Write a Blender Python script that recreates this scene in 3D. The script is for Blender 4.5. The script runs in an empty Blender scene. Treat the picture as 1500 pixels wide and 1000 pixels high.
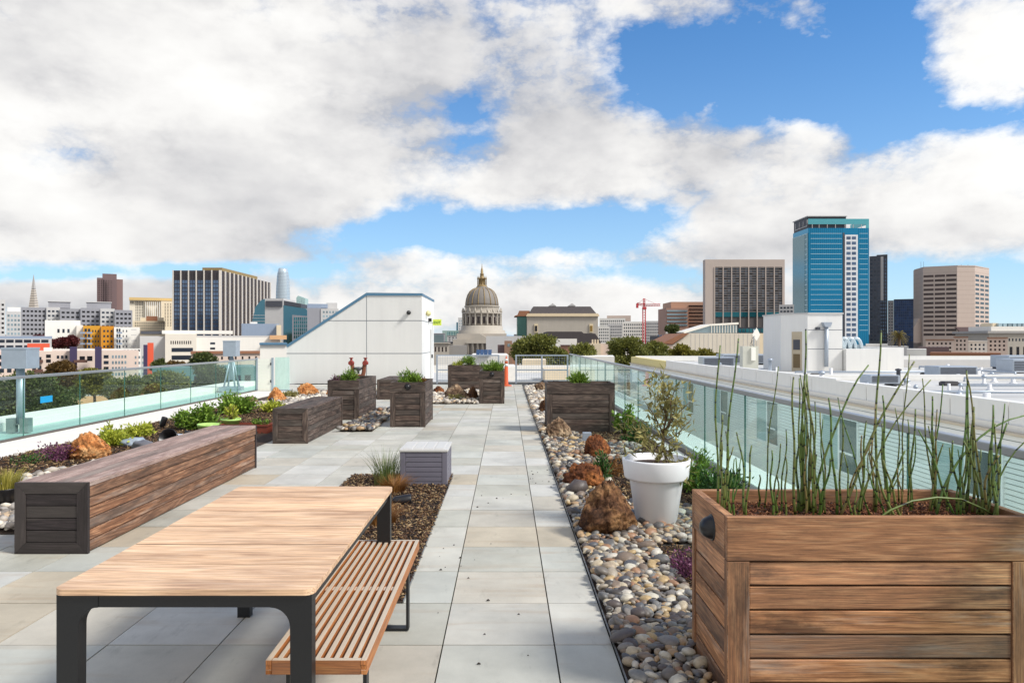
import bpy, bmesh, math, random
import numpy as np
from mathutils import Vector, Matrix, Euler, noise
R = math.radians
random.seed(7); rng = np.random.default_rng(7)
SC = bpy.context.scene
COL = SC.collection
F, VX, VY, H = 1034.0, 742.0, 498.0, 1.65     # focal length in photo pixels, vanishing point, eye height

def wx(px, Y): return (px - VX) / F * Y
def wz(py, Y): return H - (py - VY) / F * Y

# ------------------------------------------------------------------ materials
def s2l(c):
    return tuple((v / 255 / 12.92) if v / 255 <= 0.04045 else ((v / 255 + 0.055) / 1.055) ** 2.4 for v in c)
def col(c): return (*c, 1.0)
class NB:
    def __init__(s, name):
        s.m = bpy.data.materials.new(name); s.m.use_nodes = True
        s.t = s.m.node_tree; s.n = s.t.nodes; s.l = s.t.links
        s.p = s.n['Principled BSDF']; s.out = s.n['Material Output']
    def new(s, typ, **kw):
        n = s.n.new(typ)
        for k, v in kw.items(): setattr(n, k, v)
        return n
    def link(s, a, b): s.l.new(a, b)
    def val(s, sock, v):
        if isinstance(v, bpy.types.NodeSocket): s.l.new(v, sock)
        else: sock.default_value = v
    def math(s, op, a, b=0.0, c=0.0, clamp=False):
        n = s.n.new('ShaderNodeMath'); n.operation = op; n.use_clamp = clamp
        for i, v in enumerate((a, b, c)): s.val(n.inputs[i], v)
        return n.outputs[0]
    def mix(s, f, a, b, blend='MIX'):
        n = s.n.new('ShaderNodeMix'); n.data_type = 'RGBA'; n.blend_type = blend
        s.val(n.inputs[0], f); s.val(n.inputs[6], a if not isinstance(a, tuple) else col(a[:3])); s.val(n.inputs[7], b if not isinstance(b, tuple) else col(b[:3]))
        return n.outputs[2]
    def coord(s, scale=(1, 1, 1), kind='Object'):
        tc = s.n.new('ShaderNodeTexCoord'); mp = s.n.new('ShaderNodeMapping')
        mp.inputs['Scale'].default_value = scale
        s.l.new(tc.outputs[kind], mp.inputs[0]); return mp.outputs[0]
    def noise(s, vec, scale, detail=4, rough=.55, w=None, dist=0):
        n = s.n.new('ShaderNodeTexNoise')
        if w is not None:
            n.noise_dimensions = '4D'; s.val(n.inputs['W'], w)
        s.l.new(vec, n.inputs['Vector']); n.inputs['Scale'].default_value = scale
        n.inputs['Detail'].default_value = detail; n.inputs['Roughness'].default_value = rough
        n.inputs['Distortion'].default_value = dist
        return n.outputs[0]
    def ramp(s, f, stops, interp='LINEAR'):
        n = s.n.new('ShaderNodeValToRGB'); r = n.color_ramp; r.interpolation = interp
        while len(r.elements) < len(stops): r.elements.new(0.5)
        for e, (p, c) in zip(r.elements, stops):
            e.position = p; e.color = col(c) if len(c) == 3 else c
        s.val(n.inputs[0], f); return n.outputs[0]
    def island(s): return s.n.new('ShaderNodeNewGeometry').outputs['Random Per Island']
    def bump(s, h, strength=.3, dist=.01):
        b = s.n.new('ShaderNodeBump'); b.inputs['Strength'].default_value = strength; b.inputs['Distance'].default_value = dist
        s.l.new(h, b.inputs['Height']); s.l.new(b.outputs[0], s.p.inputs['Normal'])

def M(name, rgb, rough=.6, var=.12, vs=2.0, bump=0.0, bs=30, isl=0.0, metal=0.0, streak=0.0, spec=.5, fac=1.0):
    """plain surface: base colour with blotchy wear, optional vertical streaks, bump and per piece variation"""
    b = NB(name); c = tuple(v * fac for v in s2l(rgb))
    v = b.coord()
    n1 = b.noise(v, vs, 5, .6)
    f = b.math('MULTIPLY_ADD', b.math('SUBTRACT', n1, .5), 2 * var, 1.0)
    if streak:
        n2 = b.noise(b.coord((1, 1, .06)), vs * 4, 4, .6)
        f = b.math('MULTIPLY', f, b.math('MULTIPLY_ADD', b.math('SUBTRACT', n2, .5), 2 * streak, 1.0))
    if isl:
        f = b.math('MULTIPLY', f, b.math('MULTIPLY_ADD', b.math('SUBTRACT', b.island(), .5), 2 * isl, 1.0))
    mul = b.n.new('ShaderNodeVectorMath'); mul.operation = 'SCALE'
    mul.inputs[0].default_value = c; b.link(f, mul.inputs['Scale'])
    b.link(mul.outputs[0], b.p.inputs['Base Color'])
    b.p.inputs['Roughness'].default_value = rough; b.p.inputs['Metallic'].default_value = metal
    b.p.inputs['Specular IOR Level'].default_value = spec
    if bump: b.bump(b.noise(v, bs, 4), bump, .01)
    return b.m

def wood(name, light, mid, dark, axis, stain=.5, rough=.75, fac=1.0, grain=1.0, stain_scale=2.2, top=None, grey=.45, kb=(.66, .55), slen=1.1):
    b = NB(name)
    sc = [30 * grain] * 3; sc[axis] = 2.4 * grain
    v = b.coord(tuple(sc)); isl = b.island(); w = b.math('MULTIPLY', isl, 37.0)
    g0 = b.noise(v, 1.0, 8, .66, w=w, dist=.15)
    rc = [9 * grain] * 3; rc[axis] = .9 * grain        # growth rings: contour lines of a slow noise
    ring = b.noise(b.coord(tuple(rc)), 1.0, 2, .5, w=b.math('ADD', w, 3.0))
    ring = b.math('ABSOLUTE', b.math('SUBTRACT', b.math('FRACT', b.math('MULTIPLY', ring, 11.0)), .5))
    g = b.math('ADD', b.math('MULTIPLY', g0, .52), b.math('ADD', b.math('MULTIPLY', ring, .30), b.math('MULTIPLY', b.noise(b.coord(tuple(x * 3.5 for x in sc)), 1.0, 4, .6, w=w), .32)))
    c = b.ramp(g, [(.28, tuple(x * fac * .6 + y * fac * .4 for x, y in zip(s2l(dark), s2l(mid)))), (.48, tuple(x * fac for x in s2l(mid))), (.72, tuple(x * fac for x in s2l(light)))])
    fsc = [230 * grain] * 3; fsc[axis] = 5 * grain
    fine = b.noise(b.coord(tuple(fsc)), 1.0, 3, .5, w=w)
    c = b.mix(b.math('MULTIPLY', b.math('SUBTRACT', .56, fine, clamp=True), 2.6), c, tuple(x * fac * .55 for x in s2l(dark)))
    ssc = [3.0] * 3; ssc[axis] = slen
    st = b.noise(b.coord(tuple(ssc)), stain_scale, 8, .68, w=b.math('MULTIPLY', isl, 9.0))
    sm = b.ramp(st, [(.45, (0, 0, 0)), (.53, (.4,) * 3), (.62, (1, 1, 1))])
    wsc = [9.0] * 3; wsc[axis] = .8
    wh = b.noise(b.coord(tuple(wsc)), 1.0, 7, .7, w=b.math('MULTIPLY', isl, 23.0))
    c = b.mix(b.math('MULTIPLY', sm, stain), c, tuple(x * fac * .6 for x in s2l(dark)))
    c = b.mix(b.math('MULTIPLY', b.ramp(wh, [(.54, (0, 0, 0)), (.70, (1, 1, 1))]), grey), c, b.mix(g, tuple(x * fac * .8 for x in s2l((150, 138, 128))), tuple(x * fac * 1.15 for x in s2l((206, 194, 180)))))
    k = b.math('MULTIPLY_ADD', b.math('FRACT', b.math('MULTIPLY', isl, 3.77)), kb[1], kb[0])
    c = b.mix(1.0, c, b.ramp(b.math('MULTIPLY', k, .5), [(0, (0, 0, 0)), (1, (2, 2, 2))]), 'MULTIPLY')
    hue = b.math('FRACT', b.math('MULTIPLY', isl, 7.31))
    c = b.mix(b.math('MULTIPLY', hue, .35), c, b.mix(.5, c, tuple(x * fac for x in s2l((150, 140, 132)))))
    if top:   # paler grey tone on faces that point up
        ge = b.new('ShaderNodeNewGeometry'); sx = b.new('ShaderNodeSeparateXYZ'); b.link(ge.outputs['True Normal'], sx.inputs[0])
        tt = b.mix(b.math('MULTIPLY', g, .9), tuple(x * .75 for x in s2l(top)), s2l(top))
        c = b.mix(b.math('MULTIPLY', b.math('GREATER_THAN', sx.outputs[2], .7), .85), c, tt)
    b.link(c, b.p.inputs['Base Color']); b.p.inputs['Roughness'].default_value = rough
    b.p.inputs['Specular IOR Level'].default_value = .3
    b.bump(b.math('ADD', g, b.math('MULTIPLY', fine, .6)), .35, .006)
    return b.m
def wood3(name, *a, **k): return [wood(name + '_' + 'xyz'[i], *a, i, **k) for i in range(3)]

def palette(name, cols, rough=.6, noise_amt=.25, ns=60, bump=.15, fac=1.0):
    """every loose piece (pebble, chip) takes one of a few colours"""
    b = NB(name); n = len(cols)
    c = b.ramp(b.island(), [(i / n, tuple(x * fac for x in s2l(k))) for i, k in enumerate(cols)], 'CONSTANT')
    nz = b.noise(b.coord(), ns, 4, .6)
    k = b.ramp(b.math('MULTIPLY_ADD', b.math('SUBTRACT', nz, .5), 2 * noise_amt, .85), [(0, (0, 0, 0)), (1, (1, 1, 1))])
    c = b.mix(1.0, c, k, 'MULTIPLY')
    b.link(c, b.p.inputs['Base Color']); b.p.inputs['Roughness'].default_value = rough
    if bump: b.bump(nz, bump, .004)
    return b.m

def leafmat(name, a, c, fac=1.0, rough=.5, trans=.25):
    b = NB(name)
    f = b.island(); v = b.noise(b.coord(), .8, 3)
    f2 = b.math('ADD', b.math('MULTIPLY', f, .6), b.math('MULTIPLY', v, .5))
    cc = b.ramp(f2, [(.15, tuple(x * fac for x in s2l(a))), (.8, tuple(x * fac for x in s2l(c)))])
    b.link(cc, b.p.inputs['Base Color']); b.p.inputs['Roughness'].default_value = rough
    b.p.inputs['Specular IOR Level'].default_value = .3
    tr = b.new('ShaderNodeBsdfTranslucent'); b.link(cc, tr.inputs[0])
    mx = b.new('ShaderNodeMixShader'); mx.inputs[0].default_value = trans
    b.link(b.p.outputs[0], mx.inputs[1]); b.link(tr.outputs[0], mx.inputs[2]); b.link(mx.outputs[0], b.out.inputs[0])
    return b.m

def glass(name, tint, refl=1.0, rough=.0, haze=0.0):
    b = NB(name)
    t = b.new('ShaderNodeBsdfTransparent'); t.inputs[0].default_value = col(tint)
    g = b.new('ShaderNodeBsdfGlossy'); g.inputs['Roughness'].default_value = rough; g.inputs[0].default_value = (.9, 1, .98, 1)
    lw = b.new('ShaderNodeLayerWeight'); lw.inputs[0].default_value = .5
    mx = b.new('ShaderNodeMixShader'); b.link(b.math('MULTIPLY', b.math('MULTIPLY_ADD', b.math('POWER', lw.outputs['Facing'], 5.0), .6, .025), refl), mx.inputs[0])
    b.link(t.outputs[0], mx.inputs[1]); b.link(g.outputs[0], mx.inputs[2])
    if haze:
        d = b.new('ShaderNodeBsdfDiffuse'); d.inputs[0].default_value = col(tuple(min(1, x * .95) for x in tint))
        m2 = b.new('ShaderNodeMixShader'); 
        n = b.noise(b.coord((1, 1, .4)), 3, 5, .6)
        b.link(b.math('MULTIPLY', n, haze * 2), m2.inputs[0])
        b.link(mx.outputs[0], m2.inputs[1]); b.link(d.outputs[0], m2.inputs[2]); mx = m2
    b.link(mx.outputs[0], b.out.inputs[0]); return b.m

def winmat(name, rgb, metal=.3, rough=.12, fac=1.0, var=.35):
    """window glass: dark, glossy, a little different from pane to pane"""
    b = NB(name); c = tuple(x * fac for x in s2l(rgb))
    oi = b.n.new('ShaderNodeObjectInfo'); isl = b.island()
    r = b.math('FRACT', b.math('ADD', oi.outputs['Random'], isl))
    cc = b.mix(r, tuple(x * (1 - var) for x in c), tuple(min(1, x * (1 + var)) for x in c))
    b.link(cc, b.p.inputs['Base Color']); b.p.inputs['Roughness'].default_value = rough
    b.p.inputs['Metallic'].default_value = metal
    return b.m

# ------------------------------------------------------------------ mesh helpers
def bbox(bm):
    xs = [v.co for v in bm.verts]
    lo = Vector((min(c.x for c in xs), min(c.y for c in xs), min(c.z for c in xs)))
    hi = Vector((max(c.x for c in xs), max(c.y for c in xs), max(c.z for c in xs)))
    return lo, hi
def box(bm, x0, x1, y0, y1, z0, z1, mi=0, bev=0.0):
    x0, x1 = min(x0, x1), max(x0, x1); y0, y1 = min(y0, y1), max(y0, y1); z0, z1 = min(z0, z1), max(z0, z1)
    v = [bm.verts.new((x, y, z)) for x in (x0, x1) for y in (y0, y1) for z in (z0, z1)]
    fs = [bm.faces.new([v[i] for i in q]) for q in ((0, 1, 3, 2), (4, 6, 7, 5), (0, 4, 5, 1), (2, 3, 7, 6), (0, 2, 6, 4), (1, 5, 7, 3))]
    for f in fs: f.material_index = mi
    if bev:
        es = list({e for f in fs for e in f.edges})
        bmesh.ops.bevel(bm, geom=es, offset=bev, segments=2, affect='EDGES', profile=.6)
    return v
def board(bm, x0, x1, y0, y1, z0, z1, bev=.003):
    """a plank: its grain material follows its longest side"""
    d = [abs(x1 - x0), abs(y1 - y0), abs(z1 - z0)]
    box(bm, x0, x1, y0, y1, z0, z1, d.index(max(d)), bev)
def poly_extrude(bm, pts, vec, mi=0):
    a = [bm.verts.new(p) for p in pts]; b = [bm.verts.new(Vector(p) + Vector(vec)) for p in pts]
    n = len(pts); fs = [bm.faces.new(a), bm.faces.new(b[::-1])]
    for i in range(n): fs.append(bm.faces.new((a[i], b[i], b[(i + 1) % n], a[(i + 1) % n])))
    for f in fs: f.material_index = mi
def prism(bm, xy, z0, z1, mi=0): poly_extrude(bm, [(x, y, z0) for x, y in xy], (0, 0, z1 - z0), mi)
def lathe(bm, prof, n=24, c=(0, 0, 0), mi=0, closed=True):
    rings = []
    for r, z in prof:
        if r < 1e-5: rings.append([bm.verts.new((c[0], c[1], c[2] + z))])
        else: rings.append([bm.verts.new((c[0] + r * math.cos(2 * math.pi * i / n), c[1] + r * math.sin(2 * math.pi * i / n), c[2] + z)) for i in range(n)])
    for a, b in zip(rings, rings[1:]):
        for i in range(n):
            j = (i + 1) % n
            if len(a) == 1 and len(b) == 1: continue
            if len(a) == 1: f = bm.faces.new((a[0], b[j], b[i]))
            elif len(b) == 1: f = bm.faces.new((a[i], a[j], b[0]))
            else: f = bm.faces.new((a[i], a[j], b[j], b[i]))
            f.material_index = mi; f.smooth = True
    if closed:
        for ring in (rings[0], rings[-1]):
            if len(ring) > 2:
                f = bm.faces.new(ring); f.material_index = mi
def tube(bm, pts, rad, n=7, mi=0):
    pts = [Vector(p) for p in pts]
    if not hasattr(rad, '__len__'): rad = [rad] * len(pts)
    rings = []; prev = None
    for i, p in enumerate(pts):
        d = (pts[min(i + 1, len(pts) - 1)] - pts[max(i - 1, 0)]).normalized()
        if prev is None:
            u = d.cross(Vector((0, 0, 1)) if abs(d.z) < .9 else Vector((1, 0, 0))).normalized()
        else: u = (prev - d * prev.dot(d)).normalized()
        prev = u; w = d.cross(u)
        rings.append([bm.verts.new(p + (u * math.cos(2 * math.pi * k / n) + w * math.sin(2 * math.pi * k / n)) * rad[i]) for k in range(n)])
    for a, b in zip(rings, rings[1:]):
        for k in range(n):
            f = bm.faces.new((a[k], a[(k + 1) % n], b[(k + 1) % n], b[k])); f.smooth = True; f.material_index = mi
    bm.faces.new(rings[0][::-1]).material_index = mi; bm.faces.new(rings[-1]).material_index = mi

def clean(bm): bmesh.ops.recalc_face_normals(bm, faces=bm.faces)
def setmats(me, mats):
    for m in (mats if isinstance(mats, (list, tuple)) else [mats]): me.materials.append(m)
def props(o, label=None, cat=None, group=None, kind=None):
    for k, v in (('label', label), ('category', cat), ('group', group), ('kind', kind)):
        if v: o[k] = v
    return o
def empty(name, loc, label, cat, group=None):
    o = bpy.data.objects.new(name, None); COL.objects.link(o); o.location = loc; o.empty_display_size = .1
    return props(o, label, cat, group)
def part(name, bm, mats, root=None, label=None):
    """mesh given in world coordinates; becomes a child of root (any depth)"""
    clean(bm); off = world_loc(root) if root else Vector()
    me = bpy.data.meshes.new(name)
    if root: bmesh.ops.translate(bm, verts=bm.verts, vec=-off)
    bm.to_mesh(me); bm.free(); setmats(me, mats)
    o = bpy.data.objects.new(name, me); COL.objects.link(o)
    if root: o.parent = root
    if label: o['label'] = label
    return o
def world_loc(o):
    v = Vector(o.location)
    while o.parent: o = o.parent; v += Vector(o.location)
    return v
def single(name, bm, mats, label=None, cat=None, group=None, kind=None):
    lo, hi = bbox(bm); c = Vector(((lo.x + hi.x) / 2, (lo.y + hi.y) / 2, lo.z))
    if kind: c = Vector((0, 0, 0))
    bmesh.ops.translate(bm, verts=bm.verts, vec=-c)
    o = part(name, bm, mats); o.location = c
    return props(o, label, cat, group, kind)
def npmesh(name, V, Fc, mats, root=None, smooth=False, label=None):
    off = np.array(world_loc(root)) if root else np.zeros(3)
    me = bpy.data.meshes.new(name)
    V = np.asarray(V, np.float32) - off.astype(np.float32); Fc = np.asarray(Fc, np.int32)
    k = Fc.shape[1]
    me.vertices.add(len(V)); me.vertices.foreach_set('co', V.ravel())
    me.loops.add(Fc.size); me.loops.foreach_set('vertex_index', Fc.ravel())
    me.polygons.add(len(Fc)); me.polygons.foreach_set('loop_start', np.arange(0, Fc.size, k, dtype=np.int32))
    me.polygons.foreach_set('loop_total', np.full(len(Fc), k, np.int32))
    if smooth: me.polygons.foreach_set('use_smooth', np.ones(len(Fc), bool))
    me.update(calc_edges=True); me.validate()
    setmats(me, mats)
    o = bpy.data.objects.new(name, me); COL.objects.link(o)
    if root: o.parent = root
    if label: o['label'] = label
    return o
def stamp(tv, tf, mats4):
    """copies of one template (verts tv, faces tf) under N 3x4 transforms -> V, F"""
    A = mats4[:, :, :3]; t = mats4[:, :, 3]
    V = np.einsum('nij,vj->nvi', A, tv) + t[:, None, :]
    n, k = len(mats4), len(tv)
    Fc = tf[None] + (np.arange(n) * k)[:, None, None]
    return V.reshape(-1, 3), Fc.reshape(-1, tf.shape[1])
def ico(sub):
    bm = bmesh.new(); bmesh.ops.create_icosphere(bm, subdivisions=sub, radius=1)
    bm.verts.index_update()
    v = np.array([x.co[:] for x in bm.verts]); f = np.array([[x.index for x in q.verts] for q in bm.faces]); bm.free()
    return v, f
def unit(a): return a / (np.linalg.norm(a, axis=-1, keepdims=True) + 1e-9)
def leaves(name, pts, L, W, mat, root, up=.3, out=None, outw=.8, jit=.35, fold=.12):
    """small folded pointed leaves at the given points"""
    pts = np.asarray(pts, float); n = len(pts)
    d = rng.normal(size=(n, 3)); d[:, 2] += up * 2
    if out is not None: d = unit(d) + unit(pts - np.asarray(out)) * outw
    d = unit(d); s = unit(np.cross(d, rng.normal(size=(n, 3)))); nr = np.cross(s, d)
    l = L * (1 + jit * rng.uniform(-1, 1, n)); w = W * (1 + jit * rng.uniform(-1, 1, n))
    A = np.stack([s * w[:, None], d * l[:, None], nr * l[:, None]], axis=2)
    m = np.concatenate([A, pts[:, :, None]], axis=2)
    tv = np.array([(0, 0, 0), (.5, .42, fold), (0, 1, 0), (-.5, .42, fold)])
    V, Fc = stamp(tv, np.array([[0, 1, 2], [0, 2, 3]]), m)
    return npmesh(name, V, Fc, mat, root)
def copy_tree(o, parent=None):
    c = o.copy(); COL.objects.link(c)
    if parent: c.parent = parent; 
    for ch in list(o.children): copy_tree(ch, c)
    return c

# ------------------------------------------------------------------ camera, world, sun
cam = bpy.data.cameras.new('camera'); co = bpy.data.objects.new('camera', cam); COL.objects.link(co)
co.location = (0, 0, H); co.rotation_euler = (R(90), 0, 0)
cam.sensor_width = 36; cam.lens = F / 1500 * 36; cam.shift_x = 8 / 1500; cam.shift_y = -2 / 1500
cam.clip_start = .05; cam.clip_end = 30000; SC.camera = co

SUN_EL, SUN_AZ = R(44), R(112)           # azimuth measured from +Y towards +X
w = bpy.data.worlds.new('World'); SC.world = w; w.use_nodes = True
def sky():
    t = w.node_tree; N = NB.__new__(NB); N.t = t; N.n = t.nodes; N.l = t.links
    bg = t.nodes['Background']; bg.inputs[1].default_value = .1
    st = t.nodes.new('ShaderNodeTexSky'); st.sky_type = 'NISHITA'; st.sun_disc = False
    st.sun_elevation = SUN_EL; st.sun_rotation = SUN_AZ; st.altitude = 50; st.air_density = 1.0; st.dust_density = .6; st.ozone_density = 2.2
    tc = t.nodes.new('ShaderNodeTexCoord'); sp = t.nodes.new('ShaderNodeSeparateXYZ'); t.links.new(tc.outputs['Generated'], sp.inputs[0])
    x, y, z = sp.outputs
    ya = N.math('MAXIMUM', N.math('ABSOLUTE', y), .12)
    u = N.math('DIVIDE', x, ya); v = N.math('DIVIDE', z, ya)
    front = N.math('GREATER_THAN', y, 0.0)
    blobs = [  # px, py, sx, sy, weight: where in the sky the cloud banks and the gaps stand
        (180, 110, 430, 200, 1.4), (420, 250, 160, 60, .6), (860, 100, 70, 75, .5), (1000, -10, 130, 50, .45), (1185, 55, 55, 45, .5),
        (1000, 215, 200, 30, .5), (1230, 250, 260, 62, .75), (790, 262, 120, 42, .65), (1450, 70, 100, 85, 1.1),
        (1480, 215, 80, 40, .5), (640, 400, 190, 24, .45), (1060, 372, 170, 22, .5), (850, 440, 140, 26, .6), (280, 310, 290, 55, 1.1), (60, 350, 190, 36, .5),
        (60, 432, 200, 16, .8), (400, 440, 300, 16, .7), (640, 465, 300, 20, .6), (1000, 450, 160, 20, .5), (1290, 330, 200, 40, .6), (1400, 330, 130, 60, .5), (1480, 475, 60, 14, .4),
        (1090, 118, 160, 52, -1.35), (930, 120, 50, 60, -.7), (690, 190, 48, 48, -1.0), (1290, 80, 46, 120, -1.1), (1400, 172, 120, 22, -.9),
        (600, 325, 90, 34, -1.0), (840, 322, 130, 26, -1.15), (680, 345, 170, 20, -1.0), (1330, 425, 60, 40, -1.3), (270, 394, 190, 13, -1.2), (60, 404, 120, 8, -.6), (900, 398, 160, 10, -.5), (1480, 420, 60, 45, -1.2),
        (290, 205, 20, 12, -.45), (480, 345, 90, 14, -.3)]
    tot = None
    for px, py, sx, sy, wt in blobs:
        a = N.math('MULTIPLY', N.math('SUBTRACT', u, (px - VX) / F), F / sx); b = N.math('MULTIPLY', N.math('SUBTRACT', v, (VY - py) / F), F / sy)
        e = N.math('POWER', 2.718, N.math('MULTIPLY', N.math('ADD', N.math('MULTIPLY', a, a), N.math('MULTIPLY', b, b)), -.7))
        e = N.math('MULTIPLY', e, wt); tot = e if tot is None else N.math('ADD', tot, e)
    tot = N.math('ADD', N.math('MULTIPLY', tot, front), N.math('MULTIPLY', N.math('SUBTRACT', 1.0, front), .7))
    def dens(dx, dz, det):
        cb = t.nodes.new('ShaderNodeCombineXYZ')
        N.val(cb.inputs[0], N.math('ADD', x, dx)); N.val(cb.inputs[1], y); N.val(cb.inputs[2], N.math('MULTIPLY', N.math('ADD', z, dz), 1.7))
        n1 = N.noise(cb.outputs[0], 4.4, det, .60, dist=.1)
        n2 = N.noise(cb.outputs[0], 10.0, max(2, det - 4), .62)
        bil = N.math('ABSOLUTE', N.math('MULTIPLY_ADD', n2, 2.0, -1.0))      # rounded billows with creases between them
        return N.math('ADD', n1, N.math('MULTIPLY', N.math('SUBTRACT', bil, .16), .42))
    d0 = dens(0, 0, 11); d1 = dens(.028, .030, 7); d2 = dens(.01, .085, 4)
    den = N.math('ADD', N.math('MULTIPLY', N.math('SUBTRACT', d0, .5), 3.3), N.math('ADD', tot, .20))
    cov = N.ramp(den, [(.0, (0, 0, 0)), (.2, (.3,) * 3), (.6, (.9,) * 3), (.9, (1, 1, 1))])
    relief = N.math('ADD', N.math('MULTIPLY', N.math('SUBTRACT', d0, d1), 2.2), N.math('MULTIPLY', N.math('SUBTRACT', d0, d2), .9))
    soft = N.math('DIVIDE', 1.0, N.math('MULTIPLY_ADD', N.math('MAXIMUM', N.math('SUBTRACT', den, .3), 0.0), 3.2, 1.0)); relief = N.math('MULTIPLY', relief, soft)
    cb2 = t.nodes.new('ShaderNodeCombineXYZ'); N.val(cb2.inputs[0], x); N.val(cb2.inputs[1], y); N.val(cb2.inputs[2], N.math('MULTIPLY', z, 2.2))
    big = N.noise(cb2.outputs[0], 2.4, 5, .5)
    sh = N.math('ADD', N.math('ADD', .50, relief), N.math('MULTIPLY', N.math('SUBTRACT', .5, big), 2.6))
    cc = N.ramp(sh, [(.05, (.52, .525, .55)), (.34, (.71, .705, .71)), (.62, (.89, .88, .865)), (.9, (1.0, .995, .975))])
    sc = t.nodes.new('ShaderNodeVectorMath'); sc.operation = 'SCALE'; t.links.new(cc, sc.inputs[0]); sc.inputs['Scale'].default_value = CLOUD
    ss = t.nodes.new('ShaderNodeVectorMath'); ss.operation = 'MULTIPLY'; t.links.new(st.outputs[0], ss.inputs[0]); ss.inputs[1].default_value = SKYMUL
    hz = N.math('POWER', 2.718, N.math('MULTIPLY', z, -5.5)); skyc = N.mix(N.math('MULTIPLY', hz, .97, clamp=True), ss.outputs[0], (5.0, 6.3, 7.0))
    m = N.mix(cov, skyc, sc.outputs[0])
    t.links.new(m, bg.inputs[0])
CLOUD = 7.0; SKYMUL = (.12, .64, 1.08)
sky()
sun = bpy.data.lights.new('sun', 'SUN'); so = bpy.data.objects.new('sun', sun); COL.objects.link(so)
sun.energy = 2.7; sun.angle = R(13); sun.color = (1, .965, .91)
sd = Vector((math.sin(SUN_AZ) * math.cos(SUN_EL), math.cos(SUN_AZ) * math.cos(SUN_EL), math.sin(SUN_EL)))
so.rotation_euler = sd.to_track_quat('Z', 'Y').to_euler(); so.location = sd * 50
SC.view_settings.view_transform = 'Standard'; SC.view_settings.look = 'None'; SC.view_settings.gamma = 1; SC.view_settings.exposure = .6
SC.cycles.max_bounces = 8; SC.cycles.transparent_max_bounces = 24; SC.cycles.use_denoising = True
# ================================================================== TERRACE
# ---- materials
def paver_mat():
    b = NB('sandstone_paver'); isl = b.island(); v = b.coord()
    base = b.ramp(isl, [(0, s2l((207, 204, 192))), (.2, s2l((211, 208, 197))), (.38, s2l((200, 198, 185))), (.55, s2l((214, 212, 204))), (.72, s2l((206, 199, 184))), (.82, s2l((201, 201, 191))), (.95, s2l((208, 196, 174)))], 'CONSTANT')
    w = b.math('MULTIPLY', isl, 51.0)
    band = b.noise(b.coord((.5, 4.5, 1)), 1.3, 5, .6, w=w, dist=1.2)
    c = b.mix(b.math('MULTIPLY', b.ramp(band, [(.55, (0, 0, 0)), (.75, (1, 1, 1))]), .38), base, s2l((176, 140, 100)))
    cl = b.noise(v, 1.7, 6, .62, w=w)
    k = b.math('MULTIPLY_ADD', b.math('SUBTRACT', cl, .5), .75, .76)
    br = b.math('FRACT', b.math('MULTIPLY', isl, 5.31)); k = b.math('MULTIPLY_ADD', br, .08, b.math('SUBTRACT', k, .02))
    sc1 = b.noise(b.coord((3, 1, 1)), 3.1, 7, .7, w=w); k = b.math('SUBTRACT', k, b.math('MULTIPLY', b.ramp(sc1, [(.58, (0, 0, 0)), (.70, (1, 1, 1))]), .16))
    sp = b.noise(v, 240, 2, .5)
    k = b.math('ADD', k, b.math('MULTIPLY', b.math('SUBTRACT', sp, .5), .22))
    st = b.noise(v, .55, 5, .65)
    k = b.math('SUBTRACT', k, b.math('MULTIPLY', b.ramp(st, [(.55, (0, 0, 0)), (.8, (1, 1, 1))]), .25))
    c = b.mix(1.0, c, b.ramp(k, [(0, (0, 0, 0)), (1, (1, 1, 1))]), 'MULTIPLY')
    b.link(c, b.p.inputs['Base Color']); b.p.inputs['Roughness'].default_value = .62; b.p.inputs['Specular IOR Level'].default_value = .35
    b.bump(b.math('ADD', sp, b.math('MULTIPLY', cl, 2.0)), .12, .004)
    return b.m
m_paver = paver_mat()
m_joint = M('joint_gravel', (60, 58, 54), .9, .2, 20)
DK = wood3('weathered_dark_wood', (162, 142, 128), (92, 74, 66), (30, 24, 23), stain=.8, fac=.84, kb=(.55, .75))
WM = wood3('weathered_warm_wood', (226, 172, 124), (184, 128, 86), (64, 42, 32), stain=.75, fac=1.08, stain_scale=1.5, grey=.6, kb=(.62, .75))
TB = wood3('pale_table_wood', (246, 216, 184), (232, 192, 152), (150, 104, 80), stain=.45, fac=1.12, stain_scale=2.4, rough=.6, grey=.15, kb=(.88, .3), slen=.55)
BT = wood3('grey_brown_bench_wood', (208, 184, 172), (170, 142, 132), (90, 68, 62), stain=.45, fac=1.05, grey=.7)
BS = wood3('red_brown_bench_wood', (210, 160, 122), (138, 94, 66), (46, 31, 24), stain=.65, fac=1.0, grey=.55, slen=.6)
ND = wood3('near_black_bench_wood', (76, 66, 68), (48, 41, 43), (22, 18, 20), stain=.5, fac=.85, grey=.12)
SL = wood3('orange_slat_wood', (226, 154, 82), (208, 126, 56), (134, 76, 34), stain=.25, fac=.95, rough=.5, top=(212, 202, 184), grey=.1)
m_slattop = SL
m_soil = M('potting_soil', (70, 50, 38), .95, .45, 14, .8, 60)
m_blackmetal = M('black_powder_coated_metal', (22, 23, 26), .42, .15, 4, .05, 200)
m_fixture = M('black_plastic', (28, 27, 30), .35, .1, 6)
m_rail = M('brushed_aluminium', (176, 180, 184), .35, .08, 5, metal=.7)
m_galv = M('galvanised_steel', (170, 180, 192), .45, .16, 7, metal=.45)
m_shoe = M('dark_flashing', (104, 94, 88), .55, .2, 3, metal=.2)
m_white = M('white_painted_parapet', (240, 238, 228), .6, .05, 2, streak=.05)
m_conc = M('pale_concrete_curb', (226, 220, 210), .8, .10, 4, .2, 60)
m_stucco = M('white_fibre_cement', (226, 225, 222), .6, .05, .9, streak=.075)
m_groove = M('panel_joint', (116, 120, 128), .7, .05, 3)
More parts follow.
